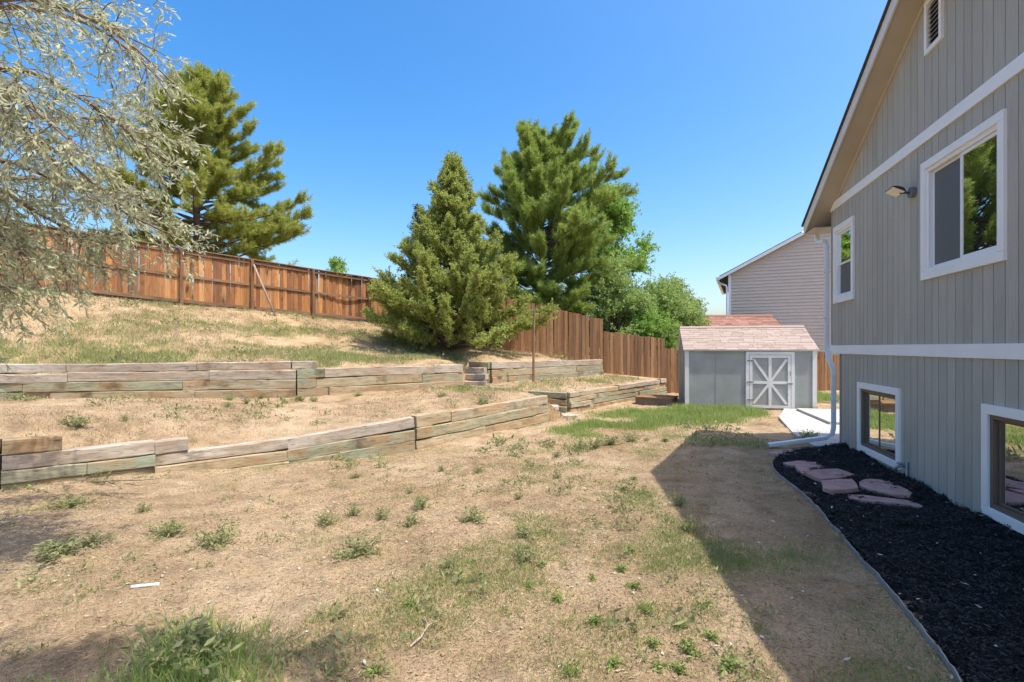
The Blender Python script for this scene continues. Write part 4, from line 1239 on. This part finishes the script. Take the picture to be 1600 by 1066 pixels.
def leafy_tree(name, base, height, rad, label, mat, seed, n_leaf=11000, leaf=0.085, crown_lo=0.25, lobes=16, cat='tree', stems=1):
    rng = np.random.default_rng(seed)
    root = empty(name, base); tag(root, label, cat)
    tb = MB()
    for s_ in range(stems):
        ox, oy = (rng.uniform(-.3, .3, 2) * (stems > 1))
        tb.tube([(ox, oy, -.2), (ox * 1.2, oy * 1.2, height * .3), (ox * 2, oy * 2, height * .62)], [.09 * height / 6, .07 * height / 6, .02], 7)
    tb.build('trunk', M['bark'], root, smooth=True)
    lm = MB(); C = []; S = []
    for i in range(lobes):
        u = rng.uniform(crown_lo, 0.98)
        env = math.sin(math.pi * min(1, 0.12 + 0.88 * (u - crown_lo) / (1 - crown_lo)) ** 0.8) ** 0.6
        az = rng.uniform(0, 6.28); rr = rad * env * rng.uniform(.25, .85)
        c = np.array([math.cos(az) * rr, math.sin(az) * rr, height * u])
        C.append(c); S.append(rng.uniform(.22, .42) * rad)
        lm.tube([(0, 0, height * .25), tuple(c * np.array([.5, .5, .8])), tuple(c)], [.035, .02, .006], 4, False)
    lm.build('limbs', M['bark'], root)
    C = np.array(C); S = np.array(S)
    # twigs shooting out of each lobe carry the leaves
    nt = n_leaf // 22
    k = rng.integers(0, lobes, nt)
    o = rand_unit(nt, rng); o[:, 2] = o[:, 2] * .8 + .25
    st_ = C[k] + o * S[k][:, None] * rng.uniform(.1, .8, (nt, 1))
    dr = norm(o + rng.normal(size=(nt, 3)) * .5 + np.array([0, 0, .3])) * rng.uniform(.2, .55, (nt, 1)) * (rad / 1.8)
    P = np.repeat(st_, 22, 0) + np.repeat(dr, 22, 0) * rng.uniform(0, 1, (nt * 22, 1)) + rng.normal(size=(nt * 22, 3)) * .03
    Dn = norm(rand_unit(nt * 22, rng) + np.array([0, 0, -.1]))
    V, F = leaf_quads(P, Dn, rng.uniform(.7, 1.3, nt * 22) * leaf, rng.uniform(.25, .4, nt * 22) * leaf, rng)
    link('crown', np_mesh('crown', V, F), mat, root)
    return root
leafy_tree('leafy_tree', (4.9, 24.5, 0.6), 8.6, 2.1, 'bright green broadleaf tree to the right of the tall pine', M['leafy'], 41, 34000, .12, .25, 34)
leafy_tree('leafy_bush', (4.1, 20.6, 0.4), 4.7, 1.7, 'olive-green bushy tree above the side fence by the pine', M['shrub'], 43, 30000, .085, .15, 30, stems=3)
leafy_tree('leafy_bush', (6.5, 21.5, 0.0), 4.2, 1.9, 'grey-green bush left of the two shed roofs', M['shrub'], 44, 40000, .08, .15, 30, stems=3)
leafy_tree('leafy_bush', (8.3, 25.5, 0.0), 4.9, 1.7, 'grey-green bush reaching the neighbour house corner', M['shrub'], 45, 26000, .09, .2, 26, stems=3)
leafy_tree('leafy_bush', (5.3, 20.4, 0.0), 3.7, 1.6, 'low bright green bush right above the side fence', M['leafy'], 46, 32000, .08, .1, 24, stems=3)
leafy_tree('leafy_bush', (2.2, 23.5, 0.6), 3.6, 2.0, 'dense bush filling the gap under the tall pine', M['shrub'], 48, 26000, .085, .1, 26, stems=3)
leafy_tree('leafy_bush', (7.4, 23.0, 0.0), 4.3, 1.7, 'rounded grey-green bush directly behind the neighbour shed roof', M['shrub'], 49, 24000, .085, .1, 26, stems=3)
leafy_tree('leafy_tree', (-14.2, 41, 2.6), 6.0, 1.6, 'small distant treetop showing over the back fence', M['leafy'], 47, 7000, .13, .4, 12)

# ------------------------------------------------------------------ silver-leaved tree
ol = empty('silver_tree', (-5.1, 2.9, gz(-5.1, 2.9)))
tag(ol, 'silver-leaved tree with drooping branches filling the upper left corner', 'tree')
LOC = np.array(ol.location)
rng = np.random.default_rng(77)
tb = MB()
tb.tube([(0, 0, -.2), (0.05, 0.05, .8), (0.2, 0.0, 1.7), (0.35, .05, 2.4)], [.17, .15, .13, .10], 9)
tb.build('trunk', M['bark'], ol, smooth=True)
crotch = np.array([-4.8, 2.95, 2.3])
def px3(px, py, Y): return np.array([(px - 800) / 790 * Y, Y, CAM_H + (543 - py) / 790 * Y])
LIMBS = [  # world-space limb paths after the crotch
    [(-4.0, 3.2, 3.5), (-3.1, 3.3, 4.05), (-2.5, 3.4, 3.85), (-2.15, 3.45, 3.5)],
    [(-4.2, 3.4, 3.3), (-3.4, 3.6, 3.75), (-2.85, 3.7, 3.45), (-2.45, 3.75, 3.1)],
    [(-4.3, 3.7, 3.2), (-3.7, 3.95, 3.15), (-3.1, 4.1, 2.85), (-2.6, 4.2, 2.6)],
    [(-4.3, 3.5, 2.9), (-3.8, 3.7, 3.0), (-3.4, 3.8, 2.7), (-2.9, 3.85, 2.45)],
    [(-4.2, 3.2, 2.7), (-3.7, 3.4, 2.75), (-3.4, 3.5, 2.5), (-3.15, 3.55, 2.25)],
    [(-4.1, 3.0, 2.6), (-3.7, 3.25, 2.55), (-3.45, 3.4, 2.3), (-3.35, 3.45, 2.05)],
    [(-4.3, 3.4, 3.6), (-3.6, 3.7, 4.25), (-3.0, 3.9, 4.2), (-2.6, 4.0, 3.8)],
    [(-4.4, 4.0, 3.0), (-4.2, 4.7, 3.3), (-3.7, 5.1, 3.2), (-3.3, 5.3, 2.85)],
    [(-4.6, 4.0, 3.3), (-4.5, 4.8, 3.9), (-4.0, 5.3, 4.1), (-3.5, 5.5, 3.9)],
    [(-4.0, 3.1, 3.2), (-3.3, 3.15, 3.5), (-2.9, 3.2, 3.25), (-2.6, 3.25, 2.95)],
    [(-4.1, 3.4, 3.1), (-3.5, 3.5, 3.35), (-3.05, 3.55, 3.1), (-2.75, 3.6, 2.8)],
    [(-4.5, 3.6, 2.7), (-4.2, 4.1, 2.8), (-3.9, 4.4, 2.55), (-3.7, 4.5, 2.25)],
]
OVER = [  # over and behind the camera: they cast the dappled shade in the foreground
    [(-3.6, 2.2, 3.9), (-2.2, 1.6, 4.6), (-0.8, 1.4, 4.7), (0.2, 1.5, 4.4)],
    [(-3.4, 1.6, 3.8), (-1.9, 0.8, 4.5), (-0.6, 0.5, 4.5), (0.5, 0.6, 4.2)],
    [(-3.8, 1.8, 4.2), (-2.6, 1.2, 5.1), (-1.2, 1.2, 5.2), (-0.2, 1.5, 4.9)],
    [(-1.5, 1.5, 4.7), (-0.4, 1.6, 5.1), (0.6, 1.75, 5.0), (1.0, 1.8, 4.6)],
]
lm = MB(); LP, LD, LL = [], [], []
def resample(pts, n):
    pts = np.array(pts, float)
    d = np.concatenate([[0], np.cumsum(np.linalg.norm(np.diff(pts, axis=0), axis=1))])
    # Catmull-like smoothing through linear interpolation then averaging
    s_ = np.linspace(0, d[-1], n)
    q = np.stack([np.interp(s_, d, pts[:, k]) for k in range(3)], 1)
    for _ in range(3): q[1:-1] = (q[:-2] + 2 * q[1:-1] + q[2:]) / 4
    return q, d[-1]
def grow_limb(pts, dens, start=0.25):
    q, L = resample([crotch] + [(p[0] - (0.16 if p[0] < -1.9 else 0), p[1], p[2]) for p in pts], 24)
    lm.tube(q - LOC, np.linspace(.042, .006, 24), 6, False)
    nsec = int(L / 0.082 * dens)
    for i in range(nsec):
        w = rng.uniform(start, 1.0)
        k = min(22, int(w * 23)); p = q[k]; tg = q[k + 1] - q[k]; tg /= np.linalg.norm(tg)
        d = tg * rng.uniform(.35, 1.0) + rng.normal(size=3) * .55 + np.array([0, 0, .05])
        Ls = rng.uniform(.2, .55)
        s2 = polyline(p, d, Ls, 6, 1.6, .10, rng)
        lm.tube(s2 - LOC, np.linspace(.005, .0018, 7), 4, False)
        for j in range(int(Ls / .065)):
            w2 = rng.uniform(.15, 1); k2 = min(5, int(w2 * 6)); p2 = s2[k2] + (s2[k2+1] - s2[k2]) * (w2 * 6 - k2)
            t2 = s2[k2+1] - s2[k2]; t2 /= np.linalg.norm(t2)
            d2 = t2 * rng.uniform(.4, 1) + rng.normal(size=3) * .5
            Lt_ = rng.uniform(.08, .24)
            s3 = polyline(p2, d2, Lt_, 3, 2.4, .10, rng)
            lm.tube(s3 - LOC, [.0018, .0015, .0012, .001], 3, False)
            nl = int(Lt_ / .0135)
            a = np.linspace(.05, 1, nl) * 3
            ki = np.minimum(2, a.astype(int)); fr = (a - ki)[:, None]
            pp_ = s3[ki] * (1 - fr) + s3[ki + 1] * fr
            tt = norm(s3[ki + 1] - s3[ki])
            LP.append(pp_); LD.append(norm(tt * .75 + rng.normal(size=(nl, 3)) * .5 + np.array([0, 0, -.12]))); LL.append(rng.uniform(.034, .064, nl))
for i_, L_ in enumerate(LIMBS): grow_limb(L_, 2.0 if i_ in (4, 5, 11, 3) else 1.25)
for L_ in OVER: grow_limb(L_, 2.2, 0.5)
lm.build('limbs', M['twig'], ol)
LP = np.concatenate(LP); LD = np.concatenate(LD); LL = np.concatenate(LL)
V, F = leaf_quads(LP - LOC, LD, LL, LL * rng.uniform(.11, .16, len(LL)), rng)
link('crown', np_mesh('crown', V, F), M['olive'], ol)

# ------------------------------------------------------------------ ground cover
def patch_noise(x, y, sc, seed):
    r = np.random.default_rng(seed); o = np.zeros(len(x))
    for i in range(10):
        a = r.uniform(0, 6.28); f = sc * r.uniform(.5, 2.2); ph = r.uniform(0, 6.28)
        o += np.sin(f * (x * math.cos(a) + y * math.sin(a)) + ph + 1.1 * math.sin(ph) * np.sin(f * .8 * (y * math.cos(a) - x * math.sin(a)) + 2 * ph))
    return o / 3.2
def blades(name, q, hgt, wid, mat, label, cat, lean=.5, kind='stuff', zoff=-.004):
    n = len(q)
    P = np.column_stack([q, ground_at(q[:, 0], q[:, 1]) + zoff])
    d = RNG.normal(size=(n, 3)) * lean; d[:, 2] = np.abs(d[:, 2]) * .3 + 1.0
    d = norm(d)
    V, F = leaf_quads(P, d, hgt, wid)
    o = link(name, np_mesh(name, V, F), mat); tag(o, label, cat, kind=kind); return o
def not_bed(q):
    n = q[:, 0] * CT - q[:, 1] * ST; t_ = q[:, 0] * ST + q[:, 1] * CT
    return ~in_poly(q[:, 0], q[:, 1], BED) & ~((n > 2.6) & (t_ > 9.3)) & (n < D)
def clumped(poly, n, sc, thr, seed, soft=.5):
    q = sample_poly(poly, n * 6)
    v = patch_noise(q[:, 0], q[:, 1], sc, seed)
    keep = RNG.uniform(0, 1, len(q)) < np.clip((v - thr) / soft, 0, 1)
    return q[keep][:n]

YARD = [(-6.5, 1.6), (3.6, 1.6), (4.6, 10.5), (1.2, 12.2), (-1.8, 8.85), (-3.6, 7.85), (-4.95, 6.8), (-6.5, 5.5)]
# straw and dry bits, thicker near the camera on the left
q = sample_poly(YARD, 150000)
v = patch_noise(q[:, 0], q[:, 1], 1.1, 3)
wgt = np.clip(0.55 + 0.5 * v, .08, 1) * np.clip(1.25 - (q[:, 0] + 2) * .16, .25, 1) * np.clip(1.3 - q[:, 1] * .09, .25, 1)
q = q[(RNG.uniform(0, 1, len(q)) < wgt) & not_bed(q)]
n = len(q)
d = rand_unit(n); d[:, 2] = np.abs(d[:, 2]) * .22; d = norm(d)
P = np.column_stack([q, ground_at(q[:, 0], q[:, 1]) + RNG.uniform(.0, .008, n)])
V, F = leaf_quads(P, d, RNG.uniform(.015, .06, n), RNG.uniform(.0012, .0028, n))
tag(link('straw', np_mesh('straw', V, F), M['straw']), 'dry straw bits strewn over the bare soil', 'straw', kind='stuff')
# clods and pebbles
q = sample_poly(YARD, 9000); q = q[not_bed(q)]; n = len(q)
oct_v = np.array([(1,0,0),(0,1,0),(-1,0,0),(0,-1,0),(0,0,.7),(0,0,-.7)], float)
oct_f = np.array([(0,1,4),(1,2,4),(2,3,4),(3,0,4),(1,0,5),(2,1,5),(3,2,5),(0,3,5)])
sz = RNG.uniform(.003, .010, n) * np.where(RNG.uniform(0, 1, n) < .05, 2.2, 1)
V = (oct_v[None] * (1 + RNG.uniform(-.3, .3, (n, 6, 3)))) * sz[:, None, None] + np.column_stack([q, ground_at(q[:, 0], q[:, 1]) + .002])[:, None]
F = (oct_f[None] + 6 * np.arange(n)[:, None, None]).reshape(-1, 3)
tag(link('pebbles', np_mesh('pebbles', V.reshape(-1, 3), F), M['clod']), 'small clods and pebbles on the bare soil', 'pebbles', kind='stuff')
# leaf litter
q = sample_poly(YARD, 900); q = q[not_bed(q)]; n = len(q)
d = rand_unit(n); d[:, 2] *= .15; d = norm(d)
ref = np.tile(np.array([0, 0, 1.0]), (n, 1)) + rand_unit(n) * .35
V, F = leaf_quads(np.column_stack([q, ground_at(q[:, 0], q[:, 1]) + .008]), d, RNG.uniform(.02, .05, n), RNG.uniform(.004, .011, n), ref=ref)
tag(link('leaf_litter', np_mesh('leaf_litter', V, F), M['litter']), 'small dry leaves and pale scraps on the soil', 'litter', kind='stuff')
# thin green grass: a patch in the foreground, another in the shade of the house
def blobs(poly, nb, per, sig, sc, thr, seed, lo=25):
    """many soft round patches of uneven size"""
    c = clumped(poly, nb, sc, thr, seed, 1.2); out = []
    for p in c:
        g_ = sig * RNG.uniform(.35, 1.7); n_ = int(lo + per * (g_ / sig) ** 1.6 * RNG.uniform(.3, 1.2))
        out.append(p + RNG.normal(size=(n_, 2)) * g_)
    return np.concatenate(out)
BUSH = blobs([(-2.35, 2.35), (-1.35, 2.3), (-1.45, 2.75), (-1.9, 3.0)], 26, 90, .08, 2, -3, 77)
FG = [(-1.6, 2.2), (1.4, 2.1), (1.75, 4.0), (1.5, 7.5), (0.2, 7.2), (-0.5, 5.0), (-1.0, 3.6)]
q1 = blobs(FG, 190, 190, .10, 2.2, -.3, 5)
SHADE = [(1.0, 2.2), (2.1, 2.2), (2.5, 4.2), (1.6, 4.4)]
q2 = blobs(SHADE, 50, 190, .10, 3.0, -.6, 6)
FARSH = [(2.2, 7.2), (4.2, 8.3), (4.5, 10.0), (3.2, 10.2), (2.0, 8.4)]
q3 = blobs(FARSH, 70, 130, .14, 2.2, -.3, 7)
q4 = blobs(YARD, 420, 60, .10, 1.6, -.3, 8, 8)
q = np.concatenate([q1, q2, q3, q4]); q = q[not_bed(q)]
blades('shaded_grass', BUSH, RNG.uniform(.06, .17, len(BUSH)), RNG.uniform(.002, .004, len(BUSH)), M['lush'], 'tall green grass around the big weed at the bottom edge', 'grass', .5)
blades('short_grass', q, RNG.uniform(.015, .055, len(q)), RNG.uniform(.0014, .003, len(q)), M['grass'], 'thin short green grass in patches on the yard', 'grass', .7)
# lush grass before the shed
LUSH = [(2.6, 11.3), (3.4, 11.0), (4.9, 11.7), (5.9, 12.5), (7.0, 13.3), (4.95, 14.1), (4.4, 14.1), (2.2, 12.9), (2.1, 12.2)]
q = np.concatenate([blobs(LUSH, 260, 150, .17, 1.6, -1.2, 9), blobs([(1.05, 9.2), (2.6, 9.6), (3.4, 11), (1.9, 11.6), (1.0, 10.2)], 60, 120, .12, 2.2, -.3, 10), blobs([(7.6, 13.5), (8.15, 13.4), (8.3, 13.6), (7.7, 13.7)], 10, 60, .06, 2, -3, 4)])
nn_ = q[:, 0] * CT - q[:, 1] * ST; tt_ = q[:, 0] * ST + q[:, 1] * CT
ca_, sa_ = math.cos(-TH + .03), math.sin(-TH + .03)
su = (q[:, 0] - 4.9) * ca_ + (q[:, 1] - 14.3) * sa_; sv = -(q[:, 0] - 4.9) * sa_ + (q[:, 1] - 14.3) * ca_
q = q[~((nn_ > 2.60 + 0.12 * np.clip(tt_ - 10.8, 0, 3)) & (tt_ < 15)) & ~((su > -.02) & (sv > -.04))]
hh = RNG.uniform(.05, .20, len(q)) * np.clip(.75 + .5 * patch_noise(q[:, 0], q[:, 1], 2.0, 2), .4, 1.3)
blades('lush_grass', q, hh, RNG.uniform(.003, .006, len(q)), M['lush'], 'tall bright green grass in front of the shed', 'grass', .42)
q = sample_poly([(9.3, 15.6), (10.6, 15.6), (10.6, 18.5), (9.6, 18.5)], 3500)
blades('grass_strip', q, RNG.uniform(.12, .3, len(q)), RNG.uniform(.004, .007, len(q)), M['lush'], 'green grass strip below the fence right of the shed', 'grass', .35)
# hillside: dry and green tufts
HV = [(-13.4, 9.2), (-9.7, 9.85), (-4.7, 11.3), (-1.6, 13.6), (-0.6, 15.6), (2.9, 17.75), (0.9, 17.5), (-1.5, 17.5), (-4.6, 21.4), (-6.65, 20.1), (-9.0, 17.8), (-12.85, 14.4), (-13.4, 13.8)]
def tufts(poly, nt, per, spread, sc, thr, seed, w=None):
    c = clumped(poly, nt, sc, thr, seed, .8)
    return np.repeat(c, per, 0) + RNG.normal(size=(len(c) * per, 2)) * spread, len(c)
q, k = tufts(HV, 3200, 16, .07, 1.3, -.8, 21)
blades('dry_grass', q, RNG.uniform(.04, .13, len(q)), RNG.uniform(.002, .004, len(q)), M['straw'], 'dry straw-coloured grass on the slope below the fence', 'grass', .6)
q, k = tufts(HV, 1500, 30, .085, 1.1, -.4, 22)
NEARH = [(-12.5, 9.4), (-9.7, 9.9), (-4.7, 11.3), (-1.8, 13.5), (-3, 14.3), (-8, 11.6), (-12.5, 11)]
qb, k = tufts(NEARH, 600, 30, .09, 1.4, -.3, 23)
q = np.concatenate([q, qb])
blades('slope_grass', q, RNG.uniform(.05, .17, len(q)), RNG.uniform(.0025, .005, len(q)), M['grass'], 'green grass tufts scattered over the dry slope', 'grass', .5)
TV = [(-9, 5.2), (-6, 6.2), (-3.6, 8.3), (-1.8, 9.4), (0.6, 11.8), (0.4, 12.9), (1.5, 13.6), (5.0, 17.7), (3, 17.4), (-0.6, 15.0), (-1.4, 13.1), (-4.7, 10.8), (-9.7, 9.4), (-12, 9)]
q, k = tufts(TV, 1500, 14, .06, 1.5, -.3, 24)
blades('terrace_straw', q, RNG.uniform(.03, .09, len(q)), RNG.uniform(.0015, .003, len(q)), M['straw'], 'dry grass wisps on the strip between the timber walls', 'grass', .7)
TV2 = [(-0.6, 11.2), (0.5, 12.1), (1.6, 13.8), (4.6, 17.5), (3, 17.3), (0, 15.2), (-1.2, 13.4), (-1.9, 12.0)]
q, k = tufts(TV2, 170, 30, .09, 1.6, -.2, 25)
blades('terrace_grass', q, RNG.uniform(.05, .15, len(q)), RNG.uniform(.0025, .0045, len(q)), M['grass'], 'green and dry grass near the steps between the walls', 'grass', .5)

# single weeds
def weed_mesh(seed, kind):
    r = np.random.default_rng(seed)
    V, F, b = [], [], 0
    P, Dv, L, Wd = [], [], [], []
    ns = 34 if kind == 'bushy' else 16
    for i in range(ns):
        az = r.uniform(0, 6.28); el = r.uniform(.45, 1.4)
        d = np.array([math.cos(az) * math.cos(el), math.sin(az) * math.cos(el), math.sin(el)])
        ln = r.uniform(.5, 1.0)
        s0 = np.array([r.normal() * .09, r.normal() * .09, -.03])
        n = 16 if kind == 'bushy' else 7
        a = np.linspace(.12, 1, n)[:, None]
        pts = s0 + d * a * ln + np.array([0, 0, -.22]) * (a * ln) ** 2
        P.append(pts); Dv.append(norm(d * .5 + rand_unit(n, r) * .8)); 
        L.append(r.uniform(.07, .16, n) if kind == 'bushy' else r.uniform(.2, .42, n)); Wd.append(r.uniform(.014, .03, n) if kind == 'bushy' else r.uniform(.04, .075, n))
        # stem
        P.append(s0[None]); Dv.append(norm((d + np.array([0, 0, -.11]))[None])); L.append(np.array([ln])); Wd.append(np.array([.008]))
    V, F = leaf_quads(np.concatenate(P), np.concatenate(Dv), np.concatenate(L), np.concatenate(Wd), r)
    return np_mesh('weed', V, F)
WB = [weed_mesh(s, 'bushy') for s in range(4)]; WL = [weed_mesh(s + 9, 'leafy') for s in range(3)]
for me in WB: me.materials.append(M['weed'])
for me in WL: me.materials.append(M['weed_bright'])
def put_weed(px, py, size, kind, label, group, z=0.0, wide=1.0, name=None):
    x, y = ground_pt(px, py, z)
    for _ in range(3):
        z = gz(x, y); x, y = ground_pt(px, py, z) if py > 560 else (x, y)
    me = random.choice(WB if kind == 'bushy' else WL)
    o = bpy.data.objects.new(name or ('weed_clump' if kind == 'bushy' else 'leafy_weed'), me); COL.objects.link(o)
    o.location = (x, y, gz(x, y)); o.scale = (size * wide, size * wide, size); o.rotation_euler = (0, 0, random.uniform(0, 6.28))
    tag(o, label, 'weed', group)
YARD_LABELS = ['weed clump right of the low mound, nearer of two in the yard middle', 'weed clump right of the low mound, farther of two in the yard middle', 'wide yellow-green weed clump in the very middle of the yard', 'slim upright weed, leftmost of three behind the low mound', 'slim upright weed, middle of three behind the low mound', 'slim upright weed, rightmost of three behind the low mound', 'spreading weed clump just left of the densest yard clump', 'small lone weed near the foot of the lower wall, left part', 'low weed clump right of the sprawling patch at the left edge', 'grey-green weed beside the flat yellow-green tuft', 'tiny spreading weed below the far half of the lower wall', 'tiny spreading weed below the middle of the lower wall', 'low spreading weed left of the flat yellow-green tuft', 'narrow weed behind the flat yellow-green tuft', 'small weed on bare soil between wall end and house shadow', 'small weed near the foot of the lower wall, far part', 'small weed in front of the row by the shed grass', 'smallest weed behind the pair of clumps in the yard middle']
for px, py, s, w in ((640, 822, .19, 1), (657, 795, .22, 1), (740, 815, .22, 1.2), (508, 822, .22, .8), (553, 806, .20, .7), (597, 812, .2, .8), (262, 838, .22, 1.4), (225, 800, .17, .8),
                  (146, 852, .18, 1.2), (818, 876, .2, 1), (748, 738, .13, 1.2), (556, 747, .12, 1.3), (703, 885, .12, 1.2), (810, 780, .14, .8), (870, 748, .13, 1), (690, 735, .12, 1), (870, 715, .15, 1), (640, 770, .1, 1)):
    put_weed(px, py, s, 'bushy', YARD_LABELS.pop(0), 'weed clumps scattered on the yard', 0, w)
for px, py, s, w, lab in ((562, 868, .24, 1.5, 'wide low weed mound in the middle of the bare yard'), (338, 850, .26, 1.2, 'dense green weed clump in front of the lower wall on the left'),
                       (90, 868, .2, 2.2, 'sprawling weed patch at the left edge of the yard'), (110, 792, .2, 1.8, 'weed patch under the tree shade by the lower wall'),
                       (285, 1045, .36, 1.5, 'big bushy green weed in tree shade at the bottom edge'), (1060, 790, .24, .6, 'upright weed at the edge of the house shadow'), (1076, 832, .24, .7, 'bright weed standing just inside the house shadow, nearer one'),
                       (820, 835, .13, 1.9, 'flat yellow-green tuft in the middle of the yard')):
    put_weed(px, py, s, 'bushy', lab, None, 0, w)
TERRACE_LABELS = ['large pale weed on the terrace strip, farthest left in the open', 'small slim weed mid strip, left of a row of three', 'weed mid strip, first of three in a row above the lower wall', 'weed mid strip, second of three in a row above the lower wall', 'wide low weed, rightmost of three in a row above the lower wall', 'small weed below the upper wall, left of a close pair', 'small weed below the upper wall, right of a close pair', 'weed against the upper wall below its stepped end', 'small weed below the upper wall, right of the large pale weed', 'low flat weed at the foot of the upper wall middle', 'bushy weed behind the far lower wall, left of two near the steps', 'bushy weed behind the far lower wall, right of two near the steps', 'low weed just behind the middle of the lower wall top', 'low weed between the middle lower wall and the steps']
for px, py, s, w in ((118, 650, .26, 1.5), (305, 667, .16, .8), (358, 678, .2, 1.1), (408, 674, .2, .9), (468, 668, .2, 1.5), (355, 646, .17, 1.1), (386, 645, .2, .9), (491, 631, .2, .9), (196, 650, .16, .9), (560, 628, .14, 1.4), (715, 630, .2, 1.6), (755, 622, .22, 1.6), (650, 640, .18, 1.6), (690, 628, .16, 1.6)):
    put_weed(px, py, s, 'bushy', TERRACE_LABELS.pop(0), 'weed clumps on the terrace strip', .6, w)
put_weed(25, 683, .28, 'bushy', 'dark shaded weed behind the lower wall at the left edge', None, .6, 1.6)
def LEAFY(px, py):
    return {(590, 1052): 'small leafy weed alone near the tree shade at the bottom edge', (640, 948): 'small leafy weed alone left of the grass patch in the yard', (1040, 690): 'taller leafy weed beside the grass before the shed',
            (1010, 690): 'shorter leafy weed beside the grass before the shed', (990, 750): 'tiny leafy weed near the shadow point, right of two', (975, 765): 'tiny leafy weed near the shadow point, left of two',
            (1140, 1045): 'leafy weed nearest the house shadow at the bottom edge'}.get((px, py), 'small green broad-leaved weed on the yard soil left of the house shadow')
for px, py, s in ((970, 892, .1), (990, 920, .1), (925, 905, .07), (870, 940, .09), (1008, 955, .11), (930, 975, .1), (825, 918, .07), (1062, 982, .08), (1078, 1020, .12), (1110, 1000, .1), (1020, 1010, .09), (960, 1040, .09), (1140, 1045, .12), (1060, 1050, .09), (1030, 1045, .08), (890, 1050, .1), (590, 1052, .1), (640, 948, .08), (990, 750, .08), (975, 765, .07), (1040, 690, .15), (1010, 690, .1), (845, 885, .08), (985, 860, .09), (1100, 950, .09)):
    put_weed(px, py, s * .8, 'leafy', LEAFY(px, py), 'small leafy weeds in the foreground', 0, 1.2)
for px, py, s in ((905, 705, .3), (930, 700, .28), (955, 695, .28), (985, 690, .25)):
    put_weed(px, py, s, 'bushy', {905: 'leftmost', 930: 'second', 955: 'third', 985: 'rightmost'}[px] + ' green weed of the row between yard and shed grass', 'weeds along the shed grass', 0, 1.2)
for px, py, s in ((1258, 690, .34), (1270, 688, .28)):
    put_weed(px, py, s, 'bushy', ('taller' if px < 1265 else 'shorter') + ' seedy weed of two at the patio edge by the downspout', 'weeds at the patio edge', 0, .8)

# tiny low weeds nobody could count
c = np.concatenate([clumped(YARD, 420, 1.3, -.2, 31, 1.0), clumped(FG, 160, 1.5, -.6, 32, 1.0), clumped(TV, 160, 1.3, -.2, 33, 1.0), clumped(HV, 420, 1.2, -.4, 34, 1.0)])
c = c[not_bed(c)]
per = 26; k_ = len(c); sz = RNG.uniform(.02, .075, k_) * np.where(RNG.uniform(0, 1, k_) < .15, 1.7, 1)
sz = np.where(c[:, 1] > 8, sz * 1.9, sz)
q = np.repeat(c, per, 0) + RNG.normal(size=(k_ * per, 2)) * np.repeat(sz, per)[:, None] * .55
d = RNG.normal(size=(len(q), 3)); d[:, 2] = np.abs(d[:, 2]) * .8 + .25; d = norm(d)
P = np.column_stack([q, ground_at(q[:, 0], q[:, 1]) + np.repeat(sz, per) * RNG.uniform(0, .6, len(q))])
V, F = leaf_quads(P, d, np.repeat(sz, per) * RNG.uniform(.25, .8, len(q)), np.repeat(sz, per) * RNG.uniform(.05, .13, len(q)))
tag(link('low_weeds', np_mesh('low_weeds', V, F), M['weed']), 'tiny low weeds dotted all over the soil', 'weeds', kind='stuff')

# loose sticks
st = MB().bar((0, 0, 0.012), (.17, .035, .016), .016, .012).build('white_stick', M['white'], loc=(*ground_pt(205, 924), .02)); tag(st, 'short white painted stick on the yard soil', 'stick')
b = MB(); b.tube([(0, 0, 0), (.05, .08, .01), (.07, .2, .012), (.03, .3, .012)], [.006, .006, .005, .003], 6); b.tube([(.07, .2, .012), (.13, .26, .015)], [.004, .002], 5)
tag(b.build('twig', M['pole'], loc=(*ground_pt(640, 1015), .015)), 'pale forked twig on the soil near the tree shadow', 'twig')
b = MB(); b.tube([(0, 0, 0), (.3, .03, .015), (.62, .02, .02), (.8, .1, .02)], [.012, .012, .01, .006], 6)
tag(b.build('twig', M['pole'], loc=(*ground_pt(140, 757), .03)), 'long dry branch lying at the foot of the lower wall', 'twig')
